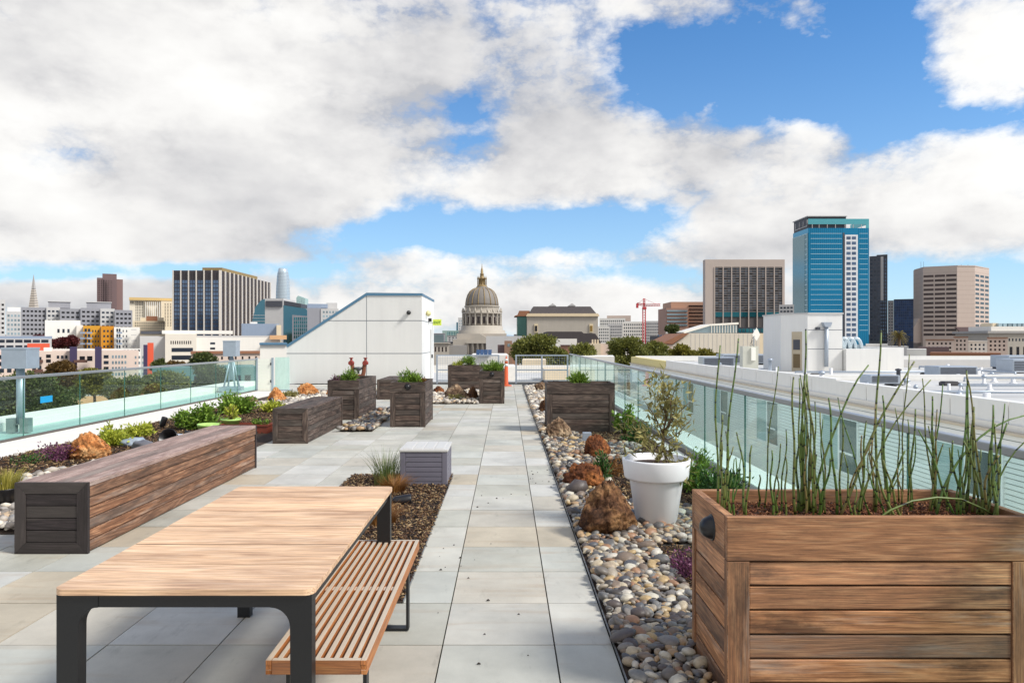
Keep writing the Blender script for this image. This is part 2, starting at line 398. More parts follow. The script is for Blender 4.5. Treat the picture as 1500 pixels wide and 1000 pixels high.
m_bluecap = M('blue_metal_coping', (92, 132, 160), .4, .1, 3, metal=.35)
m_glass = glass('railing_glass', (.88, .97, .945), 1.0, haze=.008)
m_glassr = glass('railing_glass_right', (.85, .965, .95), 1.0, haze=.012)
m_edge = M('green_glass_edge', (60, 110, 100), .2, .1, 3)
m_frost = glass('frosted_glass', (.82, .96, .92), .5, haze=.45)

# ---- paving: one sheet of separate slabs with open joints
def paving():
    T, g = .606, .004
    bm = bmesh.new(); xs = [-.346 - T * k for k in range(13, -1, -1)] + [.26, .574]
    ys = [3.825 - T * 5 + T * k for k in range(43)]
    for a, b in zip(xs, xs[1:]):
        for c, d in zip(ys, ys[1:]):
            if b < -7.3 and True: pass
            dz = rng.uniform(-.0012, .0012)
            box(bm, a + g, b - g, c + g, d - g, -.05, dz)
    single('paving', bm, m_paver, kind='structure')
    bm = bmesh.new(); box(bm, -8.1, 2.52, -6, 28.4, -.35, -.03); single('roof_deck', bm, m_joint, kind='structure')
paving()
def slab_front():
    bm = bmesh.new()
    for k in range(14):
        a = -.346 - .606 * k
        for j in range(9): box(bm, a - .602, a - .004, -4.66 + .606 * j, -4.066 + .606 * j, -.05, 0)
    single('paving', bm, m_paver, kind='structure')
slab_front()

# ---- timber planters
def planter(label, x0, x1, y0, y1, h, mats, nslat=6, fixture=None, soil=.07, cap=.195, group=None):
    root = empty('timber_planter', ((x0 + x1) / 2, (y0 + y1) / 2, 0), label, 'planter')
    t, pw = .04, .10
    def bmn(): return bmesh.new()
    bm = bmn(); board(bm, x0, x1, y0, y0 + t, h - cap, h); part('cap_board', bm, mats, root)
    bm = bmn(); board(bm, x0, x1, y1 - t, y1, h - cap, h); part('cap_board', bm, mats, root)
    for a, b in ((x0, x0 + t), (x1 - t, x1)):
        bm = bmn(); board(bm, a, b, y0 + t + .002, y1 - t - .002, h - cap, h); part('cap_board', bm, mats, root)
    for a, b in ((x0, x0 + pw), (x1 - pw, x1)):
        for c, d in ((y0, y0 + .045), (y1 - .045, y1)):
            bm = bmn(); board(bm, a, b, c, d, 0, h - cap - .003); part('post', bm, mats, root)
    p = (h - cap - .012) / nslat
    def slats(ax, lo, hi, pos, sgn):
        bm = bmn()
        for i in range(nslat):
            z0 = .008 + p * i + .004; z1 = z0 + p - .009; j = random.uniform(0, .004)
            q0, q1 = pos + sgn * (.006 + j), pos + sgn * (.035 + j)
            if ax == 'x': board(bm, lo, hi, q0, q1, z0, z1, .004)
            else: board(bm, q0, q1, lo, hi, z0, z1, .004)
        part('slat_panel', bm, mats, root)
    slats('x', x0 + pw + .002, x1 - pw - .002, y0, 1); slats('x', x0 + pw + .002, x1 - pw - .002, y1, -1)
    slats('y', y0 + .047, y1 - .047, x0, 1); slats('y', y0 + .047, y1 - .047, x1, -1)
    bm = bmn(); box(bm, x0 + .05, x1 - .05, y0 + .05, y1 - .05, .01, h - cap - .01); part('liner', bm, m_fixture, root)
    # soil with an uneven surface
    bm = bmn(); n = 24
    vs = [[bm.verts.new((x0 + t + .002 + (x1 - x0 - 2 * t - .004) * i / n, y0 + t + .002 + (y1 - y0 - 2 * t - .004) * j / n, h - soil + .012 * noise.noise((i * .6, j * .6, h * 9 + x0)))) for j in range(n + 1)] for i in range(n + 1)]
    for i in range(n):
        for j in range(n): bm.faces.new((vs[i][j], vs[i + 1][j], vs[i + 1][j + 1], vs[i][j + 1]))
    part('soil', bm, m_soil, root)
    if fixture:
        px, py, pz, ax = fixture
        bm = bmn(); prof = [(.0, .058), (.022, .055), (.040, .042), (.052, .02), (.056, .004), (.058, 0)]
        lathe(bm, prof, 20)
        lathe(bm, [(.062, -.006), (.064, 0), (.06, .006)], 20)
        rot = Matrix.Rotation(R(90), 4, 'X') if ax == 'y' else Matrix.Rotation(R(-90), 4, 'Y')
        bmesh.ops.transform(bm, matrix=Matrix.Translation((px, py, pz)) @ rot, verts=bm.verts)
        part('light_fixture', bm, m_fixture, root)
    return root
P6 = planter('large warm brown timber planter full of upright green reeds in the right foreground', .985, 2.36, 3.15, 3.75, .86, WM, 6, (.985, 3.39, .752, 'x'))
P5 = planter('dark timber planter with its long side across, beside the right glass railing', .72, 1.94, 12.64, 13.3, .88, DK, 6)
P2 = planter('dark timber planter with a round black lamp, nearest planter left of the path', -2.21, -1.54, 13.38, 14.75, .85, DK, 6, (-1.875, 13.38, .765, 'y'))
P1 = planter('dark timber planter behind the short bench, in front of the red standpipe', -3.70, -3.05, 14.58, 16.5, .82, DK, 6)
P4 = planter('narrow dark timber planter with a round lamp touching the far path edge', -.71, -.055, 18.34, 20.2, .845, DK, 6, (-.38, 18.34, .76, 'y'))
P3 = planter('farthest dark timber planter, half hidden behind the mossy boulder', -1.88, -.1, 22.6, 23.25, .845, DK, 6)

# ---- box benches
def box_bench(label, x0, x1, y0, y1, h, top, side, end):
    root = empty('box_bench', ((x0 + x1) / 2, (y0 + y1) / 2, 0), label, 'bench')
    n = 4; bm = bmesh.new(); wd = (x1 - x0) / n
    for i in range(n): board(bm, x0 + wd * i + .0015, x0 + wd * (i + 1) - .0015, y0 + .032, y1 - .032, h - .035, h, .004)
    part('seat', bm, top, root)
    for pos, s in ((x0, 1), (x1, -1)):
        bm = bmesh.new(); board(bm, pos, pos + s * .035, y0 + .032, y1 - .032, h - .115, h - .038, .004)
        part('fascia_board', bm, side, root)
        bm = bmesh.new(); m = 5; p = (h - .125) / m
        for i in range(m):
            j = .012 + random.uniform(0, .003)
            board(bm, pos + s * j, pos + s * (.03 + j), y0 + .032, y1 - .032, .008 + p * i + .003, .008 + p * (i + 1) - .004, .004)
        part('side_slats', bm, side, root)
    for pos, s in ((y0, 1), (y1, -1)):
        a, b, f = pos, pos + s * .03, .085
        fr = bmesh.new()
        for pts, mi in ((((x0, 0), (x1, 0), (x1 - f, f), (x0 + f, f)), 0), (((x0, h), (x1, h), (x1 - f, h - f), (x0 + f, h - f)), 0),
                        (((x0, .002), (x0, h - .002), (x0 + f - .002, h - f), (x0 + f - .002, f)), 2), (((x1, .002), (x1, h - .002), (x1 - f + .002, h - f), (x1 - f + .002, f)), 2)):
            poly_extrude(fr, [(px, a, pz) for px, pz in pts], (0, b - a, 0), mi)
        part('mitred_frame', fr, end, root)
        bm = bmesh.new(); m = 4; p = (h - 2 * f) / m
        for i in range(m): board(bm, x0 + f + .001, x1 - f - .001, pos + s * (.006 + random.uniform(0, .003)), pos + s * .026, f + p * i + .003, f + p * (i + 1) - .003, .003)
        part('end_slats', bm, end, root)
    bm = bmesh.new(); box(bm, x0 + .045, x1 - .045, y0 + .035, y1 - .035, .01, h - .04); part('frame', bm, m_fixture, root)
box_bench('long reddish brown box bench with a black slatted end in the left foreground', -3.80, -3.235, 5.45, 9.14, .55, BT, BS, ND)
box_bench('short grey brown box bench standing between the long bench and the planters', -3.73, -3.17, 11.25, 13.65, .56, DK, DK, DK)
box_bench('far dark box bench half hidden behind the planter with a lamp', -3.60, -3.03, 19.6, 21.7, .55, DK, DK, DK)

# ---- dining table
def dining_table():
    x0, x1, y0, y1, h = -1.61, -.685, 2.5, 4.262, .768
    root = empty('dining_table', ((x0 + x1) / 2, (y0 + y1) / 2, 0), 'long table with pale bleached plank top and black metal legs', 'table')
    cuts = [2.5, 2.63, 2.78, 3.06, 3.36, 3.65, 3.96, 4.262]
    bm = bmesh.new(); rc = .035
    for i, (a, b) in enumerate(zip(cuts, cuts[1:])):
        j0 = random.uniform(-.002, .002) if i < 6 else 0
        if i in (0, 6):
            s = 1 if i == 0 else -1; e, f = (a, b) if i == 0 else (b, a)
            pts = [(x0, f - s * .001)]
            pts += [(x0 + rc - rc * math.cos(t), e + s * (rc - rc * math.sin(t))) for t in [math.pi / 2 * k / 6 for k in range(7)]]
            pts += [(x1 - rc + rc * math.sin(t), e + s * (rc - rc * math.cos(t))) for t in [math.pi / 2 * k / 6 for k in range(7)]]
            pts += [(x1, f - s * .001)]
            prism(bm, pts, h - .022, h, 0)
        else: board(bm, x0 + j0, x1 + j0, a + .004, b - .004, h - .022 + 0, h - random.uniform(0, .0012), .002)
    tt = part('tabletop', bm, TB, root)
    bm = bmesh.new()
    for c in cuts[1:-1]: box(bm, x0 + .004, x1 - .004, c - .0036, c + .0036, h - .02, h - .0022)  # dark strips in the plank gaps stand in for their shadow
    part('gap_shade_strip', bm, M('painted_gap_shade', (52, 40, 32), .9), tt)
    L, r, az = .078, .07, .045   # leg width, inner corner radius, apron height
    zt = h - .0235
    for yy in (y0 + .012, y1 - .062):
        for sx, s in ((x0 + .008, 1), (x1 - .008, -1)):
            pts = [(sx, 0), (sx, zt), (sx + s * (L + r), zt), (sx + s * (L + r), zt - az)]
            pts += [(sx + s * (L + r - r * math.sin(t)), zt - az - r + r * math.cos(t)) for t in [math.pi / 2 * k / 8 for k in range(1, 9)]]
            pts += [(sx + s * L * .94, 0)]
            bm = bmesh.new(); poly_extrude(bm, [(px, yy, pz) for px, pz in pts], (0, .05, 0))
            part('leg', bm, m_blackmetal, root)
        bm = bmesh.new(); box(bm, x0 + .008 + L + r, x1 - .008 - L - r, yy + .002, yy + .048, zt - az, zt); part('apron', bm, m_blackmetal, root)
    for sx in (x0 + .02, x1 - .06):
        bm = bmesh.new(); box(bm, sx, sx + .04, y0 + .063, y1 - .063, zt - az, zt - .001); part('apron', bm, m_blackmetal, root)
dining_table()

# ---- slatted bench
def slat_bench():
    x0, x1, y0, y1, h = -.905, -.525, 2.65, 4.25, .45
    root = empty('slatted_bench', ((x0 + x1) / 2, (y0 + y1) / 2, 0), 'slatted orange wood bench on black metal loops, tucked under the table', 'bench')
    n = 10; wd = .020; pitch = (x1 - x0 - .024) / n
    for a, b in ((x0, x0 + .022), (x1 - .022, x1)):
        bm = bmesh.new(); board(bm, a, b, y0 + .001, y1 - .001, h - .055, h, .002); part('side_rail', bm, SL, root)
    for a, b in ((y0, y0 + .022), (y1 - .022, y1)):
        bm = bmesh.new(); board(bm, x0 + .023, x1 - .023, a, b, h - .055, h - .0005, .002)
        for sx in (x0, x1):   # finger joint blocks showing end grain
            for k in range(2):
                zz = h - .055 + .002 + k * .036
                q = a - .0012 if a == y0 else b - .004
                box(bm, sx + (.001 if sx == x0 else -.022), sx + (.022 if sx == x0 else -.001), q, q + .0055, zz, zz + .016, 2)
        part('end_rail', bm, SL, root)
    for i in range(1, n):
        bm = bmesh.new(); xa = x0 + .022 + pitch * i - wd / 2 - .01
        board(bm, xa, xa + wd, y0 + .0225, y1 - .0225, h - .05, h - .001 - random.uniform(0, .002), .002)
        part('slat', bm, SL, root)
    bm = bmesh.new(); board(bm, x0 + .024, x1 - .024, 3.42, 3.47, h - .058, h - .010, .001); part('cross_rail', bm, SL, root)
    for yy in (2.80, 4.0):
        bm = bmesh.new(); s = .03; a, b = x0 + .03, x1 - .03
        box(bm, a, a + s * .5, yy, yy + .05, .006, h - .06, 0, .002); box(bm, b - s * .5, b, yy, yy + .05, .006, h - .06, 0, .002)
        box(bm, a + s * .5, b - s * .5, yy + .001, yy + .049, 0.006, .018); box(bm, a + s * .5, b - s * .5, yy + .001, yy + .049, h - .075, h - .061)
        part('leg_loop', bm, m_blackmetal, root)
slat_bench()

# ---- grey storage box
def storage_box():
    m = M('grey_resin', (110, 107, 119), .5, .08, 6, .1, 120); ml = M('pale_grey_resin', (200, 198, 194), .45, .06, 5)
    x0, x1, y0, y1, h = -1.2, -.668, 7.95, 8.55, .42
    root = empty('storage_box', ((x0 + x1) / 2, (y0 + y1) / 2, 0), 'grey plastic storage box with moulded planks and a pale lid', 'storage box')
    bm = bmesh.new(); box(bm, x0 + .012, x1 - .012, y0 + .012, y1 - .012, .0, h - .03)
    n = 7; p = (h - .035) / n
    for i in range(n):
        z0, z1 = .004 + p * i, .004 + p * (i + 1) - .008
        box(bm, x0 + .062, x1 - .062, y0 + .003, y0 + .03, z0, z1, 0, .003); box(bm, x0 + .003, x0 + .03, y0 + .062, y1 - .062, z0, z1, 0, .003)
        box(bm, x1 - .03, x1 - .003, y0 + .062, y1 - .062, z0, z1, 0, .003)
    part('body', bm, m, root)
    for a in (x0, x1 - .06):
        for c in (y0, y1 - .06):
            bm = bmesh.new(); box(bm, a, a + .06, c, c + .06, .0, h - .031, 0, .006); part('corner_post', bm, m, root)
    bm = bmesh.new(); box(bm, x0 - .008, x1 + .008, y0 - .008, y1 + .008, h - .03, h, 0, .008)
    for i in range(4): box(bm, x0 + .03 + .12 * i, x0 + .13 + .12 * i, y0 + .03, y1 - .03, h - .005, h + .008, 0, .003)
    part('lid', bm, ml, root)
storage_box()

# ---- glass railings
def railing(label, x, ys, zb, zt, side, gm):
    root = empty('glass_railing', (x, (ys[0] + ys[-1]) / 2, 0), label, 'railing')
    for a, b in zip(ys, ys[1:]):
        bm = bmesh.new(); box(bm, x - .007, x + .007, a + .006, b - .006, zb + .01, zt - .006); pa = part('glass_panel', bm, gm, root)
        bm = bmesh.new(); box(bm, x - .008, x + .008, b - .0055, b - .0005, zb + .01, zt - .008); part('panel_edge', bm, m_edge, pa)
    bm = bmesh.new(); box(bm, x - .028, x + .028, ys[0], ys[-1], zt - .005, zt + .042, 0, .006); part('top_rail', bm, m_rail, root)
    bm = bmesh.new(); box(bm, x - .05, x + .05, ys[0], ys[-1], 0.0, zb + .03); part('base_shoe', bm, m_shoe, root)
    return root
railing('long glass railing along the left roof edge with pale metal top rail', -8.0, [3.0 + .0 + 1.548 * k + .95 for k in range(-4, 13)] + [22.5], .03, 1.02, -1, m_glass)
railing('long glass railing along the right roof edge beside the planters', 2.53, [4.45 + 1.52 * k for k in range(-4, 16)] + [28.2], .10, 1.075, 1, m_glassr)
bm = bmesh.new(); box(bm, -7.94, -7.0, -1, 22.4, -.02, .035, 0, .008); single('concrete_curb', bm, m_conc, 'pale concrete curb strip at the foot of the left glass railing', 'curb')
bm = bmesh.new(); box(bm, 2.32, 2.475, 1.0, 28.2, -.02, .07, 0, .008); single('concrete_curb', bm, m_conc, 'narrow pale concrete curb at the foot of the right glass railing', 'curb')
# building that carries the terrace: parapets outside the glass and its walls below
root = empty('terrace_building', (-2.8, 12, -22), 'white building under the roof terrace with pale parapets outside the glass', 'building')
bm = bmesh.new(); box(bm, -10.3, -9.45, -6, 26.8, -.5, .10, 0, .01); part('parapet', bm, m_white, root)
bm = bmesh.new(); box(bm, -9.44, -8.06, -6, 26.8, -.5, -.06); part('gutter_floor', bm, M('mint_waterproofing', (168, 200, 192), .5, .15, 2), root)
bm = bmesh.new(); box(bm, 2.60, 3.0, -6, 28.3, -.5, .13, 0, .01); part('parapet', bm, m_white, root)
bm = bmesh.new(); box(bm, -10.25, 2.95, -6, 33, -22, -.51); part('wall', bm, m_white, root)

# blue tape on the left glass
bm = bmesh.new(); box(bm, -7.992, -7.989, 12.1, 12.42, .57, .68); single('blue_tape', bm, M('blue_tape', (20, 150, 205), .5, .05), 'strip of bright blue tape stuck on the left glass railing', 'tape')

# lamp like metal boxes on poles outside the left glass
def pole_box(label, x, y, z0, zb, zt, wdt, tripod):
    root = empty('pole_mounted_box', (x, y, z0), label, 'rooftop equipment')
    bm = bmesh.new(); box(bm, x - wdt / 2, x + wdt / 2, y - .18, y + .18, zb, zt, 0, .008)
    box(bm, x - wdt / 2 - .008, x + wdt / 2 + .008, y - .188, y + .188, zt - .03, zt + .004, 0, .004); part('metal_box', bm, m_galv, root)
    bm = bmesh.new()
    if not tripod:
        lathe(bm, [(.068, 0), (.068, zb - z0)], 18, (x, y, z0)); part('pole', bm, m_galv, root)
        bm = bmesh.new(); box(bm, x - .19, x - .05, y - .12, y + .02, z0 - .14, z0 + .12, 0, .006); box(bm, x + .04, x + .2, y - .1, y + .04, z0 - .14, z0 + .12, 0, .006)
        box(bm, x - .12, x + .12, y - .08, y + .08, z0, z0 + .02); part('foot_bracket', bm, M('weathered_steel_foot', (140, 150, 150), .6, .2, 8, metal=.3), root)
    else:
        lathe(bm, [(.06, .25), (.055, zb - z0)], 14, (x, y, z0)); part('pole', bm, m_galv, root)
        for k in range(4):
            a = math.pi / 4 + k * math.pi / 2
            bm = bmesh.new(); tube(bm, [(x + .04 * math.cos(a), y + .04 * math.sin(a), zb - .05), (x + .26 * math.cos(a), y + .26 * math.sin(a), z0)], .03, 8); part('brace', bm, m_galv, root)
        bm = bmesh.new(); box(bm, x - .3, x + .3, y - .3, y + .3, z0 - .1, z0 + .03); part('base_plate', bm, m_galv, root)
pole_box('grey metal box on one thick round pole outside the left glass', -8.95, 13.0, .1, 1.13, 1.51, .46, False)
pole_box('grey metal box on a splayed four legged stand outside the left glass', -9.0, 23.1, .1, 1.12, 1.63, .42, True)

# gate and frosted screen between railing and stair house
root = empty('slatted_gate', (-7.75, 22.55, 0), 'white horizontally slatted gate at the far end of the left railing', 'gate')
bm = bmesh.new()
for i in range(10): box(bm, -7.94, -7.50, 22.53, 22.56, .04 + .102 * i, .04 + .102 * i + .096)
part('slat_panel', bm, m_white, root)
for a in (-8.0, -7.50):
    bm = bmesh.new(); box(bm, a, a + .055, 22.51, 22.57, 0, 1.09); part('post', bm, m_galv, root)
for zz in (.3, .85):
    bm = bmesh.new(); box(bm, -7.535, -7.505, 22.49, 22.509, zz, zz + .08); part('hinge', bm, m_fixture, root)
root = empty('frosted_screen', (-7.2, 22.7, 0), 'frosted glass screen between the white gate and stair house', 'screen')
bm = bmesh.new(); box(bm, -7.44, -6.98, 22.69, 22.71, .06, 1.1); part('glass_panel', bm, m_frost, root)
bm = bmesh.new(); box(bm, -7.44, -6.9, 22.67, 22.73, 0, .058); part('base_shoe', bm, m_galv, root)

# ---- stair house
def stair_house():
    y0, y1 = 26.8, 31.2
    root = empty('stair_house', (-5.8, 29, 0), 'white panelled stair house with a sloping blue edged roof', 'building')
    Z = lambda py: wz(py, y0); X = lambda px: wx(px, y0)
    xl, xr, xp, xs = -8.35, X(618), X(537), X(422)
    prof = [(xl, 0), (xr, 0), (xr, Z(433)), (xp, Z(433)), (xs, Z(508)), (xl, Z(508))]
    bm = bmesh.new(); poly_extrude(bm, [(x, y0, z) for x, z in prof], (0, y1 - y0, 0)); part('wall', bm, m_stucco, root)
    bm = bmesh.new(); t = .09     # coping follows the roof line
    up = [(xl, Z(508)), (xs, Z(508)), (xp, Z(433)), (xr + .02, Z(433))]
    pts = up + [(x, z + t * (1.25 if 0 < i < 3 else 1)) for i, (x, z) in reversed(list(enumerate(up)))]
    poly_extrude(bm, [(x, y0 - .03, z) for x, z in pts], (0, y1 - y0 + .06, 0)); part('coping', bm, m_bluecap, root)
    bm = bmesh.new()
    for py in (469.5, 517.5): 
        zz = Z(py); xa = max(xl, xs + (xp - xs) * (zz - Z(508)) / (Z(433) - Z(508))) if zz > Z(508) else xl
        box(bm, xa, xr + .004, y0 - .004, y1, zz - .012, zz + .012)
    box(bm, xp - .010, xp + .010, y0 - .0035, y0 + .1, 0.02, Z(433))
    part('panel_joint', bm, m_groove, root)
    # flood light, alarm bell, sign, door on the right flank
    def lampball(x, y, z, nrm, mt, nm, r=.10):
        bm = bmesh.new(); lathe(bm, [(r * .55, 0), (r * .6, .04), (r, .05), (r, .09), (r * .8, .15), (r * .4, .19), (0, .2)], 18)
        rot = Matrix.Rotation(R(90), 4, 'X') if nrm == '-y' else Matrix.Rotation(R(90), 4, 'Y')
        bmesh.ops.transform(bm, matrix=Matrix.Translation((x, y, z)) @ rot, verts=bm.verts); part(nm, bm, mt, root)
    lampball(X(599), y0, Z(458), '-y', m_fixture, 'flood_light', .085)
    lampball(xr, 28.2, wz(459, 28.2), '+x', M('yellowed_plastic', (214, 206, 150), .5), 'wall_lamp', .12)
    bm = bmesh.new(); box(bm, xr + .001, xr + .12, 29.0, 29.2, wz(471, 29.0), wz(466, 29.0)); part('security_camera', bm, m_fixture, root)
    bm = bmesh.new(); box(bm, xr + .001, xr + .05, 29.6, 30.6, 0.02, 2.1); d = part('door', bm, M('pale_door', (206, 206, 204), .5), root)
    bm = bmesh.new(); box(bm, xr + .0505, xr + .11, 29.7, 29.75, .9, 1.05); part('handle', bm, m_fixture, d)
    return xr
XR = stair_house()
def exit_sign():
    y = 30.5; x0, x1, z0, z1 = XR + .03, wx(646.5, y), wz(476.5, y), wz(467.5, y)
    root = empty('exit_sign', ((x0 + x1) / 2, y, z0), 'yellow green EXIT sign sticking out from the stair house flank', 'sign')
    bm = bmesh.new(); box(bm, x0, x1, y, y + .05, z0, z1, 0, .006); part('sign_panel', bm, M('yellow_green_sign', (206, 222, 84), .5, .05), root)
    cu = bpy.data.curves.new('t', 'FONT'); cu.body = 'EXIT'; cu.size = (x1 - x0) / 2.5; cu.align_x = 'CENTER'; cu.extrude = .004
    to = bpy.data.objects.new('t', cu); COL.objects.link(to); dg = bpy.context.evaluated_depsgraph_get()
    me = bpy.data.meshes.new_from_object(to.evaluated_get(dg)); bpy.data.objects.remove(to)
    bm = bmesh.new(); bm.from_mesh(me)
    bmesh.ops.transform(bm, matrix=Matrix.Translation(((x0 + x1) / 2, y - .006, (z0 + z1) / 2 - (x1 - x0) / 2.5 * .36)) @ Matrix.Rotation(R(90), 4, 'X'), verts=bm.verts)
    part('lettering', bm, M('green_letters', (70, 130, 40), .5), root)
exit_sign()

# ---- red standpipe behind planter P1
def standpipe():
    mr = M('red_valve_paint', (140, 54, 44), .5, .2, 10); mb = M('rusty_pipe', (120, 70, 48), .7, .3, 12); mk = M('dark_grey_cap', (86, 88, 92), .5)
    x, y = -3.78, 18.0
    root = empty('standpipe', (x, y, 0), 'red and rusty twin headed fire standpipe behind the left planter', 'standpipe')
    bm = bmesh.new(); tube(bm, [(x, y, 0), (x, y, .78)], .06, 12); part('riser', bm, mb, root)
    for s in (-1, 1):
        bm = bmesh.new(); pts = [(x, y, .74), (x + s * .07, y, .72), (x + s * .12, y, .76), (x + s * .14, y, .84), (x + s * .15, y, .98), (x + s * .17, y, 1.06)]
        tube(bm, pts, [.055, .055, .055, .052, .05, .05], 12); ell = part('elbow', bm, mb, root)
        bm = bmesh.new(); lathe(bm, [(.0, 0), (.075, 0), (.08, .05), (.06, .07), (.03, .1), (.03, .15), (.05, .155), (.05, .175), (0, .175)], 14, (x + s * .18, y, 1.03)); part('red_cap', bm, mr, root)
        bm = bmesh.new(); tube(bm, [(x + s * .18, y - .09, 1.07), (x + s * .18, y + .09, 1.07)], .06, 12); part('outlet', bm, mr, root)
    bm = bmesh.new(); lathe(bm, [(.03, .0), (.03, .06), (.11, .12), (.115, .16), (0, .17)], 14, (x, y, .8)); part('bonnet', bm, mk, root)
standpipe()

# ---- back fence of galvanised frames with wire mesh
def mesh_fence(label, x0, x1, y, h, npan):
    root = empty('mesh_fence', ((x0 + x1) / 2, y, 0), label, 'fence')
    wdt = (x1 - x0) / npan
    for i in range(npan + 1):
        bm = bmesh.new(); xx = x0 + wdt * i; box(bm, xx - .03, xx + .03, y - .03, y + .03, 0, h, 0, .005); part('post', bm, m_galv, root)
    for zz in (h - .05, .50, .10):
        bm = bmesh.new()
        for i in range(npan): box(bm, x0 + wdt * i + .031, x0 + wdt * (i + 1) - .031, y - .022, y + .022, zz, zz + .05)
        part('rail', bm, m_galv, root)
    for i in range(npan):
        bm = bmesh.new(); a, b = x0 + wdt * i + .03, x0 + wdt * (i + 1) - .03
        n = int((b - a) / .085)
        for k in range(1, n): box(bm, a + (b - a) * k / n - .003, a + (b - a) * k / n + .003, y - .003, y + .003, .151, h - .05)
        m = int((h - .2) / .085)
        for k in range(1, m): box(bm, a, b, y - .0025, y + .0025, .15 + (h - .2) * k / m - .0025, .15 + (h - .2) * k / m + .0025)
        part('wire_mesh', bm, m_galv, root)
mesh_fence('grey framed wire mesh fence closing the far end right of the path', .36, 2.3, 26.6, 1.10, 2)
mesh_fence('grey framed wire mesh fence behind the far planters left of the path', -2.62, -.3, 26.6, 1.10, 2)

# ---- orange delineator post
def delineator():
    mo = M('orange_plastic', (196, 84, 40), .5, .08, 8); mw = M('white_reflective_band', (226, 226, 222), .4); x, y = -.01, 25.4
    root = empty('delineator_post', (x, y, 0), 'orange and white traffic delineator post at the far end of the path', 'traffic post')
    bm = bmesh.new(); lathe(bm, [(.2, 0), (.2, .03), (.12, .05), (.075, .06), (.062, .70)], 20, (x, y, 0)); part('body', bm, mo, root)
    for a, b in ((.702, .80), (.90, .98)):
        bm = bmesh.new(); lathe(bm, [(.0615, a), (.058, b)], 20, (x, y, 0)); part('band', bm, mw, root)
    bm = bmesh.new(); lathe(bm, [(.058, .801), (.056, .899)], 20, (x, y, 0)); part('band', bm, mo, root)
    bm = bmesh.new(); lathe(bm, [(.055, .981), (.05, 1.0), (.02, 1.01), (.02, 1.08), (0, 1.085)], 20, (x, y, 0)); part('handle', bm, mo, root)
delineator()
# black sheet crumpled at the end of the path
bm = bmesh.new(); n = 40
vs = [[bm.verts.new((.75 + 1.55 * i / n, 25.3 + .9 * j / 16, .01 + .16 * abs(noise.noise((i * .22, j * .3, 4))) * math.sin(math.pi * i / n) ** .5 * math.sin(math.pi * j / 16) ** .5 * 2)) for j in range(17)] for i in range(n + 1)]
for i in range(n):
    for j in range(16): bm.faces.new((vs[i][j], vs[i + 1][j], vs[i + 1][j + 1], vs[i][j + 1]))
single('black_tarp', bm, M('black_sheet', (30, 30, 33), .5), 'crumpled black sheet lying at the far end of the path', 'tarp')
# ================================================================== BEDS, STONES AND PLANTS OF THE TERRACE
PEB = palette('river_pebble', [(176, 164, 146), (122, 114, 106), (206, 190, 162), (192, 160, 122), (96, 96, 100), (214, 206, 192), (168, 128, 98), (140, 134, 128), (196, 168, 122), (96, 86, 82), (214, 206, 188), (134, 132, 128), (180, 162, 138), (140, 122, 106), (82, 76, 72), (112, 110, 108)], .5, .42, 45, .2, fac=.92)
PEBL = palette('pale_pebble', [(206, 196, 178), (186, 176, 164), (150, 142, 134), (222, 212, 196), (190, 166, 136), (170, 164, 158), (130, 122, 114)], .6, .2, 45, .12, fac=1.15)
CHIP = palette('bark_chip', [(96, 66, 44), (128, 94, 62), (62, 46, 36), (160, 128, 88), (84, 62, 48), (46, 36, 30), (188, 160, 118)], .85, .2, 90, .1, fac=.85)
CHIPR = palette('red_bark_chip', [(140, 80, 48), (104, 60, 40), (168, 108, 66), (74, 48, 36), (190, 132, 88), (120, 70, 44)], .85, .2, 90, .1, fac=.9)
m_bed = M('dark_soil', (62, 48, 38), .95, .35, 9, .8, 40)
ICO2, ICO1 = ico(2), ico(1)

